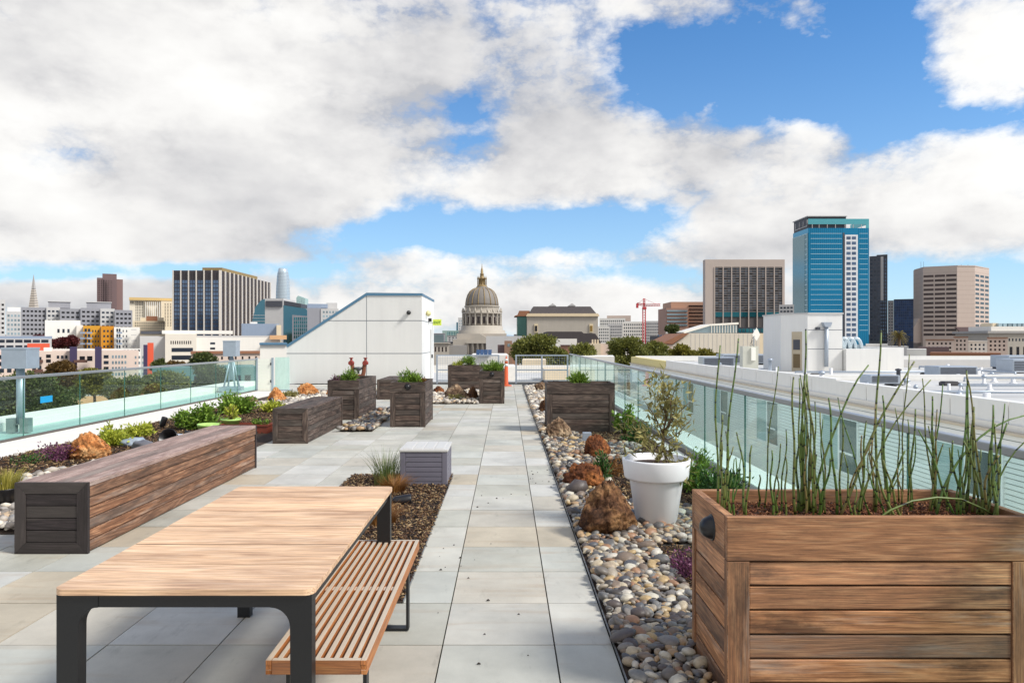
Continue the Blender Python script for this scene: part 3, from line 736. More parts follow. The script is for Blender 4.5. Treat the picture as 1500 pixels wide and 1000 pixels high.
def inpoly(p, poly):
    x, y = p[:, 0], p[:, 1]; r = np.zeros(len(p), bool); n = len(poly)
    for i in range(n):
        (x0, y0), (x1, y1) = poly[i], poly[(i + 1) % n]
        c = ((y0 > y) != (y1 > y)) & (x < (x1 - x0) * (y - y0) / ((y1 - y0) or 1e-9) + x0)
        r ^= c
    return r
def spread(poly, sp, jit=.35):
    P = np.array(poly); lo, hi = P.min(0), P.max(0)
    xs = np.arange(lo[0], hi[0], sp); ys = np.arange(lo[1], hi[1], sp * .87)
    g = np.array([(x + (sp / 2 if j % 2 else 0), y) for j, y in enumerate(ys) for x in xs])
    g = g + rng.uniform(-jit, jit, g.shape) * sp
    return g[inpoly(g, poly)]
def pebbles(name, poly, size, mat, avoid=(), sub=2, z=.02, layers=2):
    out = []
    for L in range(layers):
        g = spread(poly, size * (.98 if L == 0 else 1.35))
        for (ax, ay, ar) in avoid: g = g[np.hypot(g[:, 0] - ax, g[:, 1] - ay) > ar]
        n = len(g); s = size * .52 * np.exp(rng.normal(0, .32, n)) * (1 if L == 0 else 1.12)
        ang = rng.uniform(0, 2 * np.pi, n); asp = rng.uniform(.68, 1.0, n); fl = rng.uniform(.42, .72, n)
        c, si = np.cos(ang), np.sin(ang)
        m = np.zeros((n, 3, 4)); tx, ty = rng.normal(0, .16, n), rng.normal(0, .16, n)
        m[:, 0, 0] = c * s * 1.12; m[:, 1, 0] = si * s * 1.12; m[:, 2, 0] = tx * s
        m[:, 0, 1] = -si * s * asp; m[:, 1, 1] = c * s * asp; m[:, 2, 1] = ty * s
        m[:, 2, 2] = s * fl; m[:, 0, 2] = -tx * s * fl; m[:, 1, 2] = -ty * s * fl
        m[:, 0, 3] = g[:, 0]; m[:, 1, 3] = g[:, 1]; m[:, 2, 3] = z + s * fl * .55 + L * size * .26 + rng.uniform(0, .012, n)
        out.append(m)
    tv, tf = ICO2 if sub == 2 else ICO1
    m = np.concatenate(out); V, Fc = stamp(tv, tf, m)
    # each stone a little out of round
    k = len(tv); sd = np.repeat(rng.uniform(-1, 1, (len(m), 3)), k, 0); rel = np.tile(tv, (len(m), 1))
    bulge = (np.sin(rel * 2.1 + sd * 3).sum(1) * .07 + 1)[:, None]; ctr = np.repeat(m[:, :, 3], k, 0)
    V = ctr + (V - ctr) * bulge
    return props(npmesh(name, V, Fc, mat, smooth=True), kind='stuff')
def chips(name, poly, size, mat, dens, z=.012, zf=None, root=None, kind=True):
    P = np.array(poly); lo, hi = P.min(0), P.max(0); n = int((hi - lo).prod() * dens)
    g = rng.uniform(lo, hi, (n, 2)); g = g[inpoly(g, poly)]; n = len(g)
    q = rng.normal(size=(n, 3)) * [1, 1, .35]; d = unit(q); s = unit(np.cross(d, rng.normal(size=(n, 3)) * [.5, .5, 1] + [0, 0, .6])); nr = np.cross(d, s)
    l = size * rng.uniform(.5, 1.6, n); w = size * rng.uniform(.2, .5, n); t = size * rng.uniform(.06, .16, n)
    A = np.stack([d * l[:, None], s * w[:, None], nr * t[:, None]], 2)
    pos = np.column_stack([g, z + rng.uniform(0, size * .7, n)])
    tv = np.array([(-.5, -.4, -.5), (.5, -.25, -.5), (.45, .5, -.5), (-.4, .35, -.5), (-.5, -.4, .5), (.5, -.25, .5), (.45, .5, .5), (-.4, .35, .5)])
    tf = np.array([(0, 3, 2, 1), (4, 5, 6, 7), (0, 1, 5, 4), (1, 2, 6, 5), (2, 3, 7, 6), (3, 0, 4, 7)])
    V, Fc = stamp(tv, tf, np.concatenate([A, pos[:, :, None]], 2))
    o = npmesh(name, V, Fc, mat, root)
    return props(o, kind='stuff')
def bed(poly, z=.006, mat=None):
    bm = bmesh.new(); f = bm.faces.new([bm.verts.new((x, y, z)) for x, y in poly]); bmesh.ops.recalc_face_normals(bm, faces=bm.faces)
    if f.normal.z < 0: f.normal_flip()
    single('soil_bed', bm, mat or m_bed, kind='structure')
def edging(pts, label):
    bm = bmesh.new()
    for (a, b) in zip(pts, pts[1:]):
        d = Vector((b[0] - a[0], b[1] - a[1], 0)).normalized(); n = Vector((-d.y, d.x, 0)) * .003
        A, B = Vector((*a, 0)), Vector((*b, 0))
        poly_extrude(bm, [A - n, B - n, B + n, A + n], (0, 0, .014))
    single('metal_edging', bm, M('edging_steel', (150, 150, 148), .45, .1, 5, metal=.6), label, 'edging')

# ---- boulders
def rockmat(name, a, b_, c, fac=1.0):
    b = NB(name); v = b.coord()
    n = b.noise(v, 5.5, 8, .65, dist=.8); n2 = b.noise(v, 26, 6, .7); n3 = b.noise(v, 2.2, 3, .5)
    cc = b.ramp(b.math('ADD', b.math('MULTIPLY', n, .75), b.math('MULTIPLY', n3, .3)), [(.36, tuple(x * fac for x in s2l(a))), (.5, tuple(x * fac for x in s2l(b_))), (.66, tuple(x * fac for x in s2l(c)))])
    pit = b.ramp(n2, [(.38, (.16, .13, .12)), (.50, (.8, .8, .8)), (.62, (1.25, 1.2, 1.15))])
    cc = b.mix(.8, cc, pit, 'MULTIPLY')
    b.link(cc, b.p.inputs['Base Color']); b.p.inputs['Roughness'].default_value = .85; b.p.inputs['Specular IOR Level'].default_value = .25
    b.bump(b.math('ADD', n2, n), .9, .02); return b.m
RB = rockmat('brown_lava_rock', (46, 32, 26), (104, 72, 50), (178, 136, 94))
RO = rockmat('orange_lava_rock', (110, 66, 38), (200, 130, 74), (238, 188, 132))
RD = rockmat('rust_red_rock', (46, 30, 24), (116, 68, 40), (190, 122, 70))
RG = rockmat('grey_brown_rock', (66, 54, 46), (132, 106, 84), (200, 176, 146))
def boulder(label, x, y, wd, h, dp, mat, seed, peak=0.0, sub=5):
    bm = bmesh.new(); bmesh.ops.create_icosphere(bm, subdivisions=sub, radius=1)
    for v in bm.verts:
        p = v.co.copy(); s = Vector((seed * 3.1, seed * 1.7, seed))
        d = 1 + .30 * noise.noise(p * 1.1 + s) + .18 * (1 - abs(noise.noise(p * 2.4 + s)) * 2)
        # facets: flatten against a few random planes
        q = p * d
        for k in range(7):
            nrm = Vector((math.sin(seed * 5 + k * 2.3), math.cos(seed * 3 + k * 1.7), math.sin(seed + k * 1.1) * .8 + .1)).normalized()
            lim = .80 + .12 * math.sin(seed + k); e = q.dot(nrm) - lim
            if e > 0: q -= nrm * e * .8
        q *= 1 + .10 * (.4 - abs(noise.noise(p * 4.5 + s)) * 2) + .075 * (.4 - abs(noise.noise(p * 9 + s)) * 2) + .045 * noise.noise(p * 19 + s) + .028 * noise.noise(p * 38 + s)
        if q.z > 0: q.x *= 1 - peak * q.z * .55; q.y *= 1 - peak * q.z * .4
        if q.z < -.35: q.z = -.35 - (q.z + .35) * -.15
        v.co = q
    lo, hi = bbox(bm); sc = Vector((wd / (hi.x - lo.x), dp / (hi.y - lo.y), h / (hi.z - lo.z)))
    for v in bm.verts: v.co = Vector(((v.co.x - (lo.x + hi.x) / 2) * sc.x + x, (v.co.y - (lo.y + hi.y) / 2) * sc.y + y, (v.co.z - lo.z) * sc.z))
    for f in bm.faces: f.smooth = True
    o = single('boulder', bm, mat, label, 'boulder', 'lava boulders set in the planting beds'); return o
rocks = [
    ('biggest dark brown boulder, peaked, beside the white pot', .86, 6.0, .53, .47, .46, RB, 1.3, .7),
    ('rust orange boulder right behind the biggest boulder, at the path edge', .86, 7.85, .50, .30, .42, RD, 2.2, .1),
    ('upright rusty boulder halfway between the white pot and far right planter', 1.27, 9.85, .38, .35, .34, RD, 3.7, .4),
    ('brown speckled boulder at the front corner of the right dark planter', .86, 11.75, .46, .38, .38, RG, 4.1, .3),
    ('brown boulder at the path edge just behind the right dark planter corner', .86, 15.7, .34, .36, .34, RB, 5.2, .2),
    ('low far boulder near the crumpled black sheet', 1.15, 22.6, .55, .32, .4, RG, 6.6, .1),
    ('round pitted orange boulder behind the long bench', -5.75, 9.75, .58, .40, .46, RO, 7.4, .15),
    ('peaked orange boulder behind the short bench', -5.95, 18.3, .55, .44, .45, RO, 8.1, .7),
    ('wide orange boulder left of the standpipe', -5.75, 20.5, .66, .42, .5, RO, 9.9, .3),
    ('small orange boulder next to the planter with the standpipe', -5.0, 20.3, .36, .3, .3, RO, 10.4, .2),
    ('small dark boulder at the left end of the far orange boulders', -6.6, 18.2, .4, .22, .3, RG, 11.2, .1),
    ('mossy grey boulder beside the narrow far planter', -1.35, 19.3, .72, .46, .5, RG, 12.5, .5),
    ('upright dark boulder wedged against the narrow far planter', -.92, 19.2, .32, .40, .3, RB, 13.1, .2),
    ('small rusty boulder left of the mossy boulder', -2.05, 21.5, .36, .26, .3, RD, 14.7, .2)]
for r in rocks: boulder(*r)

# ---- right bed
right_peb = [(.585, 2.2), (.585, 20), (.7, 24), (1.5, 24), (1.0, 13.5), (1.75, 9.9), (1.25, 9.0), (1.3, 7.2), (2.0, 6.9), (2.0, 5.66), (1.19, 5.66), (1.19, 2.2)]
bed([(.578, -1), (.578, 25), (2.32, 25), (2.32, -1)], .006)
av = [(.86, 6.0, .18), (1.335, 6.3, .15)]
pebbles('river_pebbles', [(.60, 2.3), (.60, 7.0), (1.25, 7.0), (1.9, 6.9), (1.9, 5.68), (1.17, 5.64), (1.17, 3.8), (.97, 3.7), (.97, 2.3)], .047, PEB, av, 2)
pebbles('river_pebbles', [(.60, 7.0), (.62, 12.4), (1.1, 12.3), (1.6, 10.9), (2.0, 11.2), (2.0, 10.4), (1.35, 9.4), (1.15, 8.6), (1.2, 7.0)], .062, PEB, [], 1)
pebbles('river_pebbles', [(.60, 12.4), (.62, 24.5), (1.6, 24.5), (1.6, 14), (.72, 13.4), (.70, 12.4)], .075, PEBL, [], 1)
chips('bark_mulch', [(1.1, 6.9), (1.0, 9.3), (1.6, 10.5), (1.1, 12.5), (2.31, 12.5), (2.31, 5.7), (1.9, 5.7)], .036, CHIP, 1500, .01)
chips('bark_mulch', [(1.2, 3.8), (1.2, 5.64), (2.31, 5.64), (2.31, 3.8)], .03, CHIP, 1500, .01)
edging([(.580, -1), (.580, 25)], 'thin metal edging strip between the path and the pebbles on its right')
edging([(2.0, 5.66), (1.18, 5.66), (1.18, 3.0)], 'thin metal edging around the purple flower bed beside the large planter')

# ---- centre bed under the table
cb = [(-1.862, 4.43), (-1.862, 8.57), (-.652, 8.57), (-.652, 4.43)]
bed(cb, .006); chips('bark_mulch', cb, .036, CHIP, 2300, .01)
edging([(-.648, 4.43), (-.648, 8.57), (-1.866, 8.57), (-1.866, 4.43)], 'thin metal edging around the mulch bed between table and storage box')
# ---- bed between the planters
mb = [(-3.02, 12.7), (-3.02, 16.6), (-2.55, 16.6), (-2.42, 12.7)]
bed(mb, .006); pebbles('river_pebbles', mb, .075, PEB, [], 1)
fb = [(-2.3, 18.2), (-2.3, 22.5), (-.75, 22.5), (-.75, 18.2)]
bed(fb, .006); pebbles('river_pebbles', fb, .08, PEBL, [], 1)
# ---- left bed
lb = [(-7.0, 5.95), (-7.0, 22.3), (-4.2, 22.3), (-4.2, 14.6), (-3.85, 14.0), (-3.85, 6.0)]
bed(lb, .006)
pebbles('river_pebbles', [(-6.4, 6.0), (-6.0, 7.4), (-4.9, 10.2), (-4.0, 10.4), (-3.84, 6.0)], .075, PEBL, [(-5.75, 9.75, .25)], 1)
pebbles('river_pebbles', [(-6.4, 17.2), (-6.2, 22.3), (-3.7, 22.3), (-3.75, 17.2)], .085, PEBL, [], 1)
chips('bark_mulch', [(-6.98, 6.2), (-6.98, 18), (-4.3, 18), (-4.3, 10.6), (-5.0, 10.2), (-6.0, 7.2)], .045, CHIP, 800, .01)
bm = bmesh.new()
for i in range(46):
    cx, cy = random.choice([(-.3, 5.3), (-.5, 5.2), (.4, 8.6), (-.1, 7.5), (.3, 4.0), (-.4, 3.9), (-1.0, 4.2), (.45, 8.4)]); x, y = random.gauss(cx, .22), random.gauss(cy, .35)
    if not -.6 < x < .56: continue
    r = random.uniform(.003, .010); tube(bm, [(x - r, y, .004), (x, y + r * .3, .004 + r * .5), (x + r, y, .004)], [r * .4, r * .6, r * .3], 5)
single('leaf_litter', bm, M('dark_litter', (50, 42, 36), .9), kind='stuff')
chips('bark_mulch', [(.985 + .05, 3.2), (2.31, 3.2), (2.31, 3.70), (1.035, 3.70)], .02, CHIPR, 9000, .86 - .07, None, P6)
bpy.context.view_layer.update()

# ---- plants
LG = leafmat('fresh_green_leaf', (64, 100, 36), (140, 170, 66), 1.0)
LY = leafmat('yellow_green_leaf', (120, 140, 40), (206, 208, 84), 1.0)
LD = leafmat('dark_green_leaf', (30, 58, 34), (86, 124, 58), 1.0)
LO = leafmat('olive_leaf', (104, 104, 58), (176, 166, 104), 1.0)
LP = leafmat('purple_flower', (84, 44, 66), (156, 96, 132), .8)
LB = leafmat('brown_dry_blade', (104, 68, 34), (170, 120, 66), 1.0)
LT = leafmat('reed_grass_blade', (58, 84, 42), (140, 152, 92), 1.0)
m_stem = M('woody_stem', (104, 84, 62), .8, .2, 10, .4, 60)
def shrub(name, label, cat, x, y, z, r, h, n, L, W, mat, group=None, nst=6, sq=1.0):
    root = empty(name, (x, y, z), label, cat, group)
    pts = []; bm = bmesh.new()
    k = max(6, nst * 2)
    for i in range(k):
        a, rr, hh = rng.uniform(0, 6.28), r * math.sqrt(rng.uniform(0, 1)) * .85, h * rng.uniform(.35, .95)
        cx, cy, cz = x + rr * math.cos(a), y + rr * math.sin(a) * sq, z + hh * (1 - .35 * (rr / r) ** 2)
        if i < nst * 2: tube(bm, [(x + .1 * rr * math.cos(a), y + .1 * rr * math.sin(a), z), ((x + cx) / 2, (y + cy) / 2, z + hh * .6), (cx, cy, cz)], [.008, .006, .003], 5)
        m = n // k; t = rng.uniform(.1, 1, m) ** .6
        p = np.column_stack([x + (cx - x) * t, y + (cy - y) * t, z + (cz - z) * t]) + rng.normal(0, r * .17, (m, 3)) * [1, 1, .7]
        p[:, 2] = np.maximum(p[:, 2], z + .01); pts.append(p)
    part('stem', bm, m_stem, root)
    leaves('foliage', np.concatenate(pts), L, W, mat, root, .3, (x, y, z + h * .3), .9)
    return root
def grass(name, label, x, y, z, r, h, n, mat, lean=.5, wdt=.006, cat='grass plant', group=None):
    root = empty(name, (x, y, z), label, cat, group)
    a = rng.uniform(0, 6.28, n); rr = r * np.sqrt(rng.uniform(0, 1, n)) * .4; hh = h * rng.uniform(.5, 1, n); ln = lean * rng.uniform(.05, 1, n) * hh
    b0 = np.column_stack([x + rr * np.cos(a), y + rr * np.sin(a), np.full(n, z)]); dr = np.column_stack([np.cos(a), np.sin(a), np.zeros(n)]); sd = np.column_stack([-np.sin(a + .6), np.cos(a + .6), np.zeros(n)])
    V = []; Fc = []; S = 5
    for s in range(S):
        t = s / (S - 1); c = b0 + dr * (ln * t * t)[:, None] + np.column_stack([np.zeros((n, 2)), hh * t * (1 - .15 * lean * t)]); w = wdt * (1 - t * .9)
        V += [c - sd * w / 2, c + sd * w / 2]
    V = np.stack(V, 1).reshape(-1, 3)
    for s in range(S - 1):
        o = np.arange(n) * 2 * S + 2 * s; Fc.append(np.column_stack([o, o + 1, o + 3, o + 2]))
    npmesh('blades', V, np.concatenate(Fc), mat, root); return root
grass('reed_tuft', 'tall thin green grass tuft between table and storage box', -1.36, 8.0, .01, .34, .50, 260, LT, .62, .007)
grass('dry_grass_tuft', 'low brown fluffy grass tuft against the storage box', -1.22, 7.6, .01, .3, .22, 700, LB, 1.1, .006)
grass('dry_grass_tuft', 'brown fluffy grass tuft half under the far end of the table', -1.12, 6.3, .01, .32, .22, 600, LB, 1.1, .006)
shrub('leafy_plant', 'green grassy plant spilling over the rim of the planter before the standpipe', 'plant', -3.36, 15.0, .76, .24, .26, 700, .08, .016, LG)
shrub('leafy_plant', 'purplish small plant at the left corner of the planter before the standpipe', 'plant', -3.58, 14.8, .76, .10, .16, 150, .05, .016, LP)
shrub('leafy_plant', 'silvery green bushy plant in the nearest planter left of the path', 'plant', -1.92, 13.8, .78, .28, .24, 900, .08, .018, LG)
shrub('leafy_plant', 'brownish low plant at the right corner of the nearest planter left of the path', 'plant', -1.66, 13.9, .78, .12, .16, 250, .05, .016, LB)
shrub('leafy_plant', 'dense bright green plant filling the narrow far planter', 'plant', -.36, 18.9, .77, .30, .32, 1600, .09, .018, LG)
shrub('leafy_plant', 'yellow green small plant at the left end of the farthest planter', 'plant', -1.6, 22.9, .77, .22, .22, 500, .07, .02, LY)
shrub('leafy_plant', 'upright green plant in the middle of the farthest planter', 'plant', -1.2, 22.9, .77, .28, .42, 700, .08, .022, LG)
shrub('leafy_plant', 'small green plant showing above the dark planter by the right railing', 'plant', 1.32, 12.95, .80, .2, .26, 700, .09, .016, LG)
shrub('succulent_shrub', 'bright green succulent climbing the right side of the dark planter by the railing', 'shrub', 2.05, 12.3, .01, .2, .62, 420, .07, .05, LG)
shrub('succulent_shrub', 'dark green low shrub by the railing in front of the dark planter', 'shrub', 2.08, 11.2, .01, .24, .34, 700, .06, .03, LD)
shrub('succulent_shrub', 'green feathery shrub along the railing behind the white pot', 'shrub', 2.0, 7.7, .01, .26, .56, 1500, .06, .018, LG, sq=1.6)
shrub('succulent_shrub', 'dark green feathery shrub along the railing right of the white pot', 'shrub', 2.05, 6.9, .01, .24, .46, 1300, .06, .018, LD, sq=1.6)
shrub('succulent_shrub', 'small blue green shrub left behind the white pot', 'shrub', 1.1, 8.0, .01, .14, .4, 500, .06, .016, LD)
shrub('ground_cover_plant', 'dry brown wiry plant between the rusty boulder and the white pot', 'plant', 1.25, 8.6, .01, .25, .14, 500, .07, .008, LB)
shrub('flowering_plant', 'low purple flowering plant beside the large front planter', 'plant', 1.25, 4.9, .01, .2, .16, 900, .022, .016, LP)
shrub('flowering_plant', 'purple pink flowering bush left of the pitted orange boulder', 'plant', -6.05, 9.6, .01, .30, .28, 900, .035, .02, LP)
shrub('ground_cover_plant', 'low green ground cover under the purple pink bush', 'plant', -6.3, 9.4, .01, .3, .10, 400, .03, .02, LD)
shrub('leafy_plant', 'yellow green bush just behind the pitted orange boulder', 'plant', -6.1, 10.9, .01, .34, .28, 900, .07, .035, LY)
shrub('leafy_plant', 'smaller yellow green bush farther along the left railing', 'plant', -6.25, 12.0, .01, .26, .26, 600, .07, .03, LY)
shrub('leafy_plant', 'big green leafy bush next to the lime green pots', 'plant', -5.65, 12.9, .01, .40, .50, 1700, .08, .04, LG)
shrub('leafy_plant', 'wide green bush behind the brown tray', 'plant', -6.05, 15.6, .01, .5, .46, 1800, .09, .04, LG)
shrub('leafy_plant', 'yellow green small bush in front of the peaked orange boulder', 'plant', -5.3, 16.0, .01, .3, .26, 700, .07, .035, LY)
shrub('moss_clump', 'olive mossy clump between the two far orange boulders', 'plant', -6.0, 19.6, .01, .32, .22, 700, .05, .04, LO)
shrub('moss_clump', 'low olive moss on the front of the grey boulder', 'plant', -1.35, 18.95, .01, .22, .22, 500, .04, .03, LO)

# ---- pots and loose things
def pot(name, label, x, y, prof, mat, soilz, soilr, cat='pot', tilt=None, n=40):
    root = empty(name, (x, y, 0), label, cat)
    bm = bmesh.new(); lathe(bm, prof, n, (x, y, 0), closed=False)
    if tilt: bmesh.ops.transform(bm, matrix=Matrix.Translation((x, y, .11)) @ Matrix.Rotation(tilt[0], 4, 'X') @ Matrix.Rotation(tilt[1], 4, 'Z') @ Matrix.Translation((-x, -y, -.11)), verts=bm.verts)
    part('pot_body', bm, mat, root)
    if soilz:
        bm = bmesh.new(); lathe(bm, [(0, soilz + .01), (soilr * .5, soilz + .012), (soilr, soilz)], 24, (x, y, 0), closed=False); part('soil', bm, m_soil, root)
    return root
m_pot = M('white_pot_plastic', (238, 238, 240), .42, .025, 3, streak=.02)
PX, PY = 1.335, 6.3
pot('flower_pot', 'large white round pot with a thick rim holding the small olive tree', PX, PY,
    [(0, 0.0), (.165, .0), (.175, .01), (.235, .41), (.245, .425), (.275, .425), (.282, .44), (.300, .585), (.298, .60), (.288, .602), (.278, .595), (.268, .50), (0, .50)], m_pot, .54, .272, n=64)
bm = bmesh.new()
def olive():
    root = empty('olive_tree', (PX, PY, .54), 'small sparse olive tree leaning out of the white pot', 'tree')
    bm = bmesh.new(); x, y = PX, PY
    pts = []
    def limb(p, q, r0, r1, bend=.06, n=5):
        p, q = Vector(p), Vector(q); o = Vector(rng.normal(0, bend, 3)) * .5; L = []
        for i in range(n + 1):
            t = i / n; L.append(p.lerp(q, t) + o * math.sin(math.pi * t))
        tube(bm, L, [r0 + (r1 - r0) * i / n for i in range(n + 1)], 7); return L
    tr = limb((x - .02, y, .53), (x + .06, y, .82), .02, .013)
    fork = tr[-1]
    ends = [(.04, -.02, 1.20), (.18, .02, 1.24), (.03, .05, 1.08), (-.10, 0, 1.10), (.14, -.08, 1.12), (.32, .04, 1.10), (-.13, -.06, .80), (-.04, -.1, .74), (.30, -.05, .95), (.28, -.05, .62), (.22, -.15, .47), (.16, -.1, .70), (-.18, .02, .92), (.02, .05, 1.33)]
    for ex, ey, ez in ends:
        st = tr[random.choice([2, 3, 4])] if ez < .9 else fork
        L = limb(st, (x + ex, y + ey, ez), .008, .0025, .1)
        for s in range(3):
            b = L[random.randint(2, 5)]; e = b + Vector(rng.normal(0, .09, 3)) + Vector((0, 0, .03))
            S = limb(b, e, .0025, .0012, .02, 3)
            pts += [S[1], S[2], S[3]]
        pts += L[2:]
    part('trunk', bm, m_stem, root)
    P = np.repeat(np.array([p[:] for p in pts]), 5, 0); P = P + rng.normal(0, .03, P.shape)
    leaves('foliage', P, .075, .019, LO, root, .25, (x, y, .8), .4, fold=.06)
olive()
m_lime = M('lime_green_pot', (176, 214, 120), .5, .06, 5)
for (px, py, lab) in ((-5.05, 11.95, 'lime green pot, left of the two, behind the long bench'), (-4.98, 12.75, 'lime green pot, right of the two, behind the long bench')):
    pot('flower_pot', lab, px, py, [(0, 0), (.13, 0), (.165, .2), (.175, .2), (.178, .235), (.165, .235), (.15, .19), (0, .19)], m_lime, .2, .15)
shrub('leafy_plant', 'thin yellowish plant growing in the lime green pots', 'plant', -4.98, 12.75, .2, .16, .30, 160, .07, .03, LY)
pot('flower_pot', 'black nursery pot lying on its side behind the long bench', -5.2, 10.95, [(0, 0), (.10, 0), (.135, .22), (.142, .22), (.142, .24), (.13, .24), (.095, .02), (0, .02)], m_fixture, 0, 0, tilt=(R(68), R(0)))
pot('flower_pot', 'black nursery pot with spiky grass at the left edge of the picture', -4.9, 6.9, [(0, 0), (.1, 0), (.125, .2), (.13, .21), (.12, .21), (0, .17)], m_fixture, .18, .115)
grass('reed_tuft', 'spiky green grass growing in the black pot at the left edge', -4.9, 6.9, .18, .3, .24, 420, leafmat('spiky_grass', (96, 104, 40), (190, 176, 84)), .7, .008)
def spot(label, x, y, z, ang, az, mat=None):
    root = empty('garden_spotlight', (x, y, 0), label, 'spotlight')
    bm = bmesh.new(); tube(bm, [(x, y, 0), (x, y, z)], .012, 8); part('stake', bm, m_fixture, root)
    bm = bmesh.new(); lathe(bm, [(0, -.09), (.035, -.085), (.05, -.05), (.055, .09), (.05, .1), (.045, .07), (0, .065)], 18)
    bmesh.ops.transform(bm, matrix=Matrix.Translation((x, y, z)) @ Matrix.Rotation(az, 4, 'Z') @ Matrix.Rotation(ang, 4, 'Y'), verts=bm.verts); part('lamp_head', bm, mat or m_fixture, root)
spot('black cylinder garden spotlight, left of the slanted pair by the left curb', -6.3, 12.95, .14, R(20), 0)
spot('black cylinder garden spotlight, right of the slanted pair by the left curb', -6.15, 13.2, .14, R(20), 0)
spot('black round garden spotlight in front of the lime green pots', -5.05, 11.3, .14, R(80), R(200))
spot('black garden spotlight right of the wide green bush', -5.5, 16.6, .2, R(-30), 0)
spot('black garden spotlight lying on the mulch beside the storage box', -1.05, 7.05, .05, R(85), R(10))
spot('silver garden spotlight beside the brown tray', -4.45, 13.6, .12, R(10), 0, m_galv)
bm = bmesh.new(); box(bm, -6.9, -6.68, 8.75, 8.9, .01, .05, 0, .01); single('drain_cover', bm, m_fixture, 'flat black block on the mulch near the left curb', 'drain cover')
for i, (x, y, a, lab) in enumerate(((-5.75, 10.9, .3, 'blue grey plastic sack lying left behind the long bench'), (-5.45, 10.6, -.4, 'dark grey tipped spotlight housing behind the long bench'), (-5.3, 11.35, .1, 'small pale blue sack beside the black nursery pot'))):
    bm = bmesh.new(); bmesh.ops.create_icosphere(bm, subdivisions=3, radius=1)
    for v in bm.verts:
        d = 1 + .3 * noise.noise(v.co * 1.7 + Vector((i * 7, 0, 0))); v.co = Vector((v.co.x * .2 * d, v.co.y * .12 * d, max(v.co.z * .09 * d, -.05)))
    bmesh.ops.transform(bm, matrix=Matrix.Translation((x, y, .06)) @ Matrix.Rotation(a, 4, 'Z'), verts=bm.verts)
    for f in bm.faces: f.smooth = True
    single('plastic_sack' if i != 1 else 'lamp_housing', bm, M('sack%d' % i, ((150, 162, 176), (104, 104, 110), (176, 184, 196))[i], .4, .2, 8), lab, 'sack' if i != 1 else 'lamp housing')
def tray():
    x0, x1, y0, y1 = -5.05, -4.22, 12.45, 12.75; m = M('red_brown_plastic', (128, 62, 46), .5, .15, 6)
    root = empty('planter_tray', (-4.63, 12.6, 0), 'long red brown plastic trough between the two benches', 'planter')
    bm = bmesh.new(); t = .015
    for q in ((x0, x1, y0, y0 + t), (x0, x1, y1 - t, y1), (x0, x0 + t, y0 + t, y1 - t), (x1 - t, x1, y0 + t, y1 - t)): box(bm, *q, 0, .16)
    for q in ((x0 - .015, x1 + .015, y0 - .015, y0 - .001), (x0 - .015, x1 + .015, y1 + .001, y1 + .015), (x0 - .015, x0 - .001, y0 - .001, y1 + .001), (x1 + .001, x1 + .015, y0 - .001, y1 + .001)): box(bm, *q, .13, .165)
    part('trough_body', bm, m, root)
    bm = bmesh.new(); box(bm, x0 + t, x1 - t, y0 + t, y1 - t, .01, .13); part('soil', bm, m_soil, root)
    shrub('leafy_plant', 'small green plant in the red brown trough', 'plant', -4.38, 12.6, .13, .14, .12, 250, .05, .02, LG)
tray()
bm = bmesh.new(); box(bm, 1.14, 1.27, 10.55, 10.63, .14, .27, 0, .01); box(bm, 1.19, 1.22, 10.58, 10.6, 0, .139); single('junction_box', bm, m_galv, 'small pale grey box on a stake behind the upright rusty boulder', 'electrical box')
bm = bmesh.new(); lathe(bm, [(0, .022), (.07, .02), (.085, .006), (.085, 0)], 24, (2.03, 3.28, .79)); single('valve_lid', bm, m_fixture, 'round black lid lying on the bark in the large front planter', 'lid')

# ---- horsetail reeds in the big planter
def reedmat():
    b = NB('horsetail_stem'); tc = b.coord(); sp = b.new('ShaderNodeSeparateXYZ'); b.link(tc, sp.inputs[0])
    oi = b.new('ShaderNodeObjectInfo'); z = b.math('ADD', sp.outputs[2], b.math('MULTIPLY', oi.outputs['Random'], .07))
    f = b.math('FRACT', b.math('DIVIDE', z, .072))
    n = b.noise(b.coord((1, 1, .3)), 30, 3)
    g = b.mix(n, s2l((46, 82, 34)), s2l((110, 142, 62)))
    g = b.mix(b.ramp(oi.outputs['Random'], [(.0, (0, 0, 0)), (.6, (.3,) * 3), (.86, (.45,) * 3), (.92, (.9,) * 3)]), g, s2l((134, 116, 70)))
    ring = b.ramp(f, [(0, (.03, .028, .02)), (.09, (.03, .028, .02)), (.11, (.95, .85, .5)), (.17, (.55, .5, .3)), (.2, (1, 1, 1))], 'CONSTANT')
    b.link(b.mix(1.0, g, ring, 'MULTIPLY'), b.p.inputs['Base Color']); b.p.inputs['Roughness'].default_value = .45
    return b.m
m_reed = reedmat()
def reed_clump(label, cx, cy, stems):
    root = empty('horsetail_clump', (cx, cy, .79), label, 'reed plant', 'horsetail clumps in the large planter')
    for (dx, dy, hh, lx, ly, curl) in stems:
        dx = max(dx, 1.05 - cx); dx = min(dx, 2.29 - cx)
        bm = bmesh.new(); n = 9; P = []
        for i in range(n + 1):
            t = i / n; wob = .006 * math.sin(t * 9 + dx * 50)
            P.append((cx + dx + lx * t + curl * t ** 3 + wob, cy + dy + ly * t, .785 + hh * t - abs(curl) * .35 * t ** 4))
        r = random.uniform(.0042, .0074); tube(bm, P, [r * (1 - .45 * i / n) for i in range(n + 1)], 6)
        part('stem', bm, m_reed, root)
def stems(n, sx, sy, h0, h1, lean=.06, curl=.03):
    return [(random.gauss(0, sx), max(-.2, min(.2, random.gauss(0, sy))), random.uniform(h0, h1), random.gauss(0, lean * .75), random.gauss(0, lean * .6), random.gauss(0, curl * .7)) for _ in range(int(n * .85))]
Yc = 3.45
def xr(px): return wx(px, Yc)
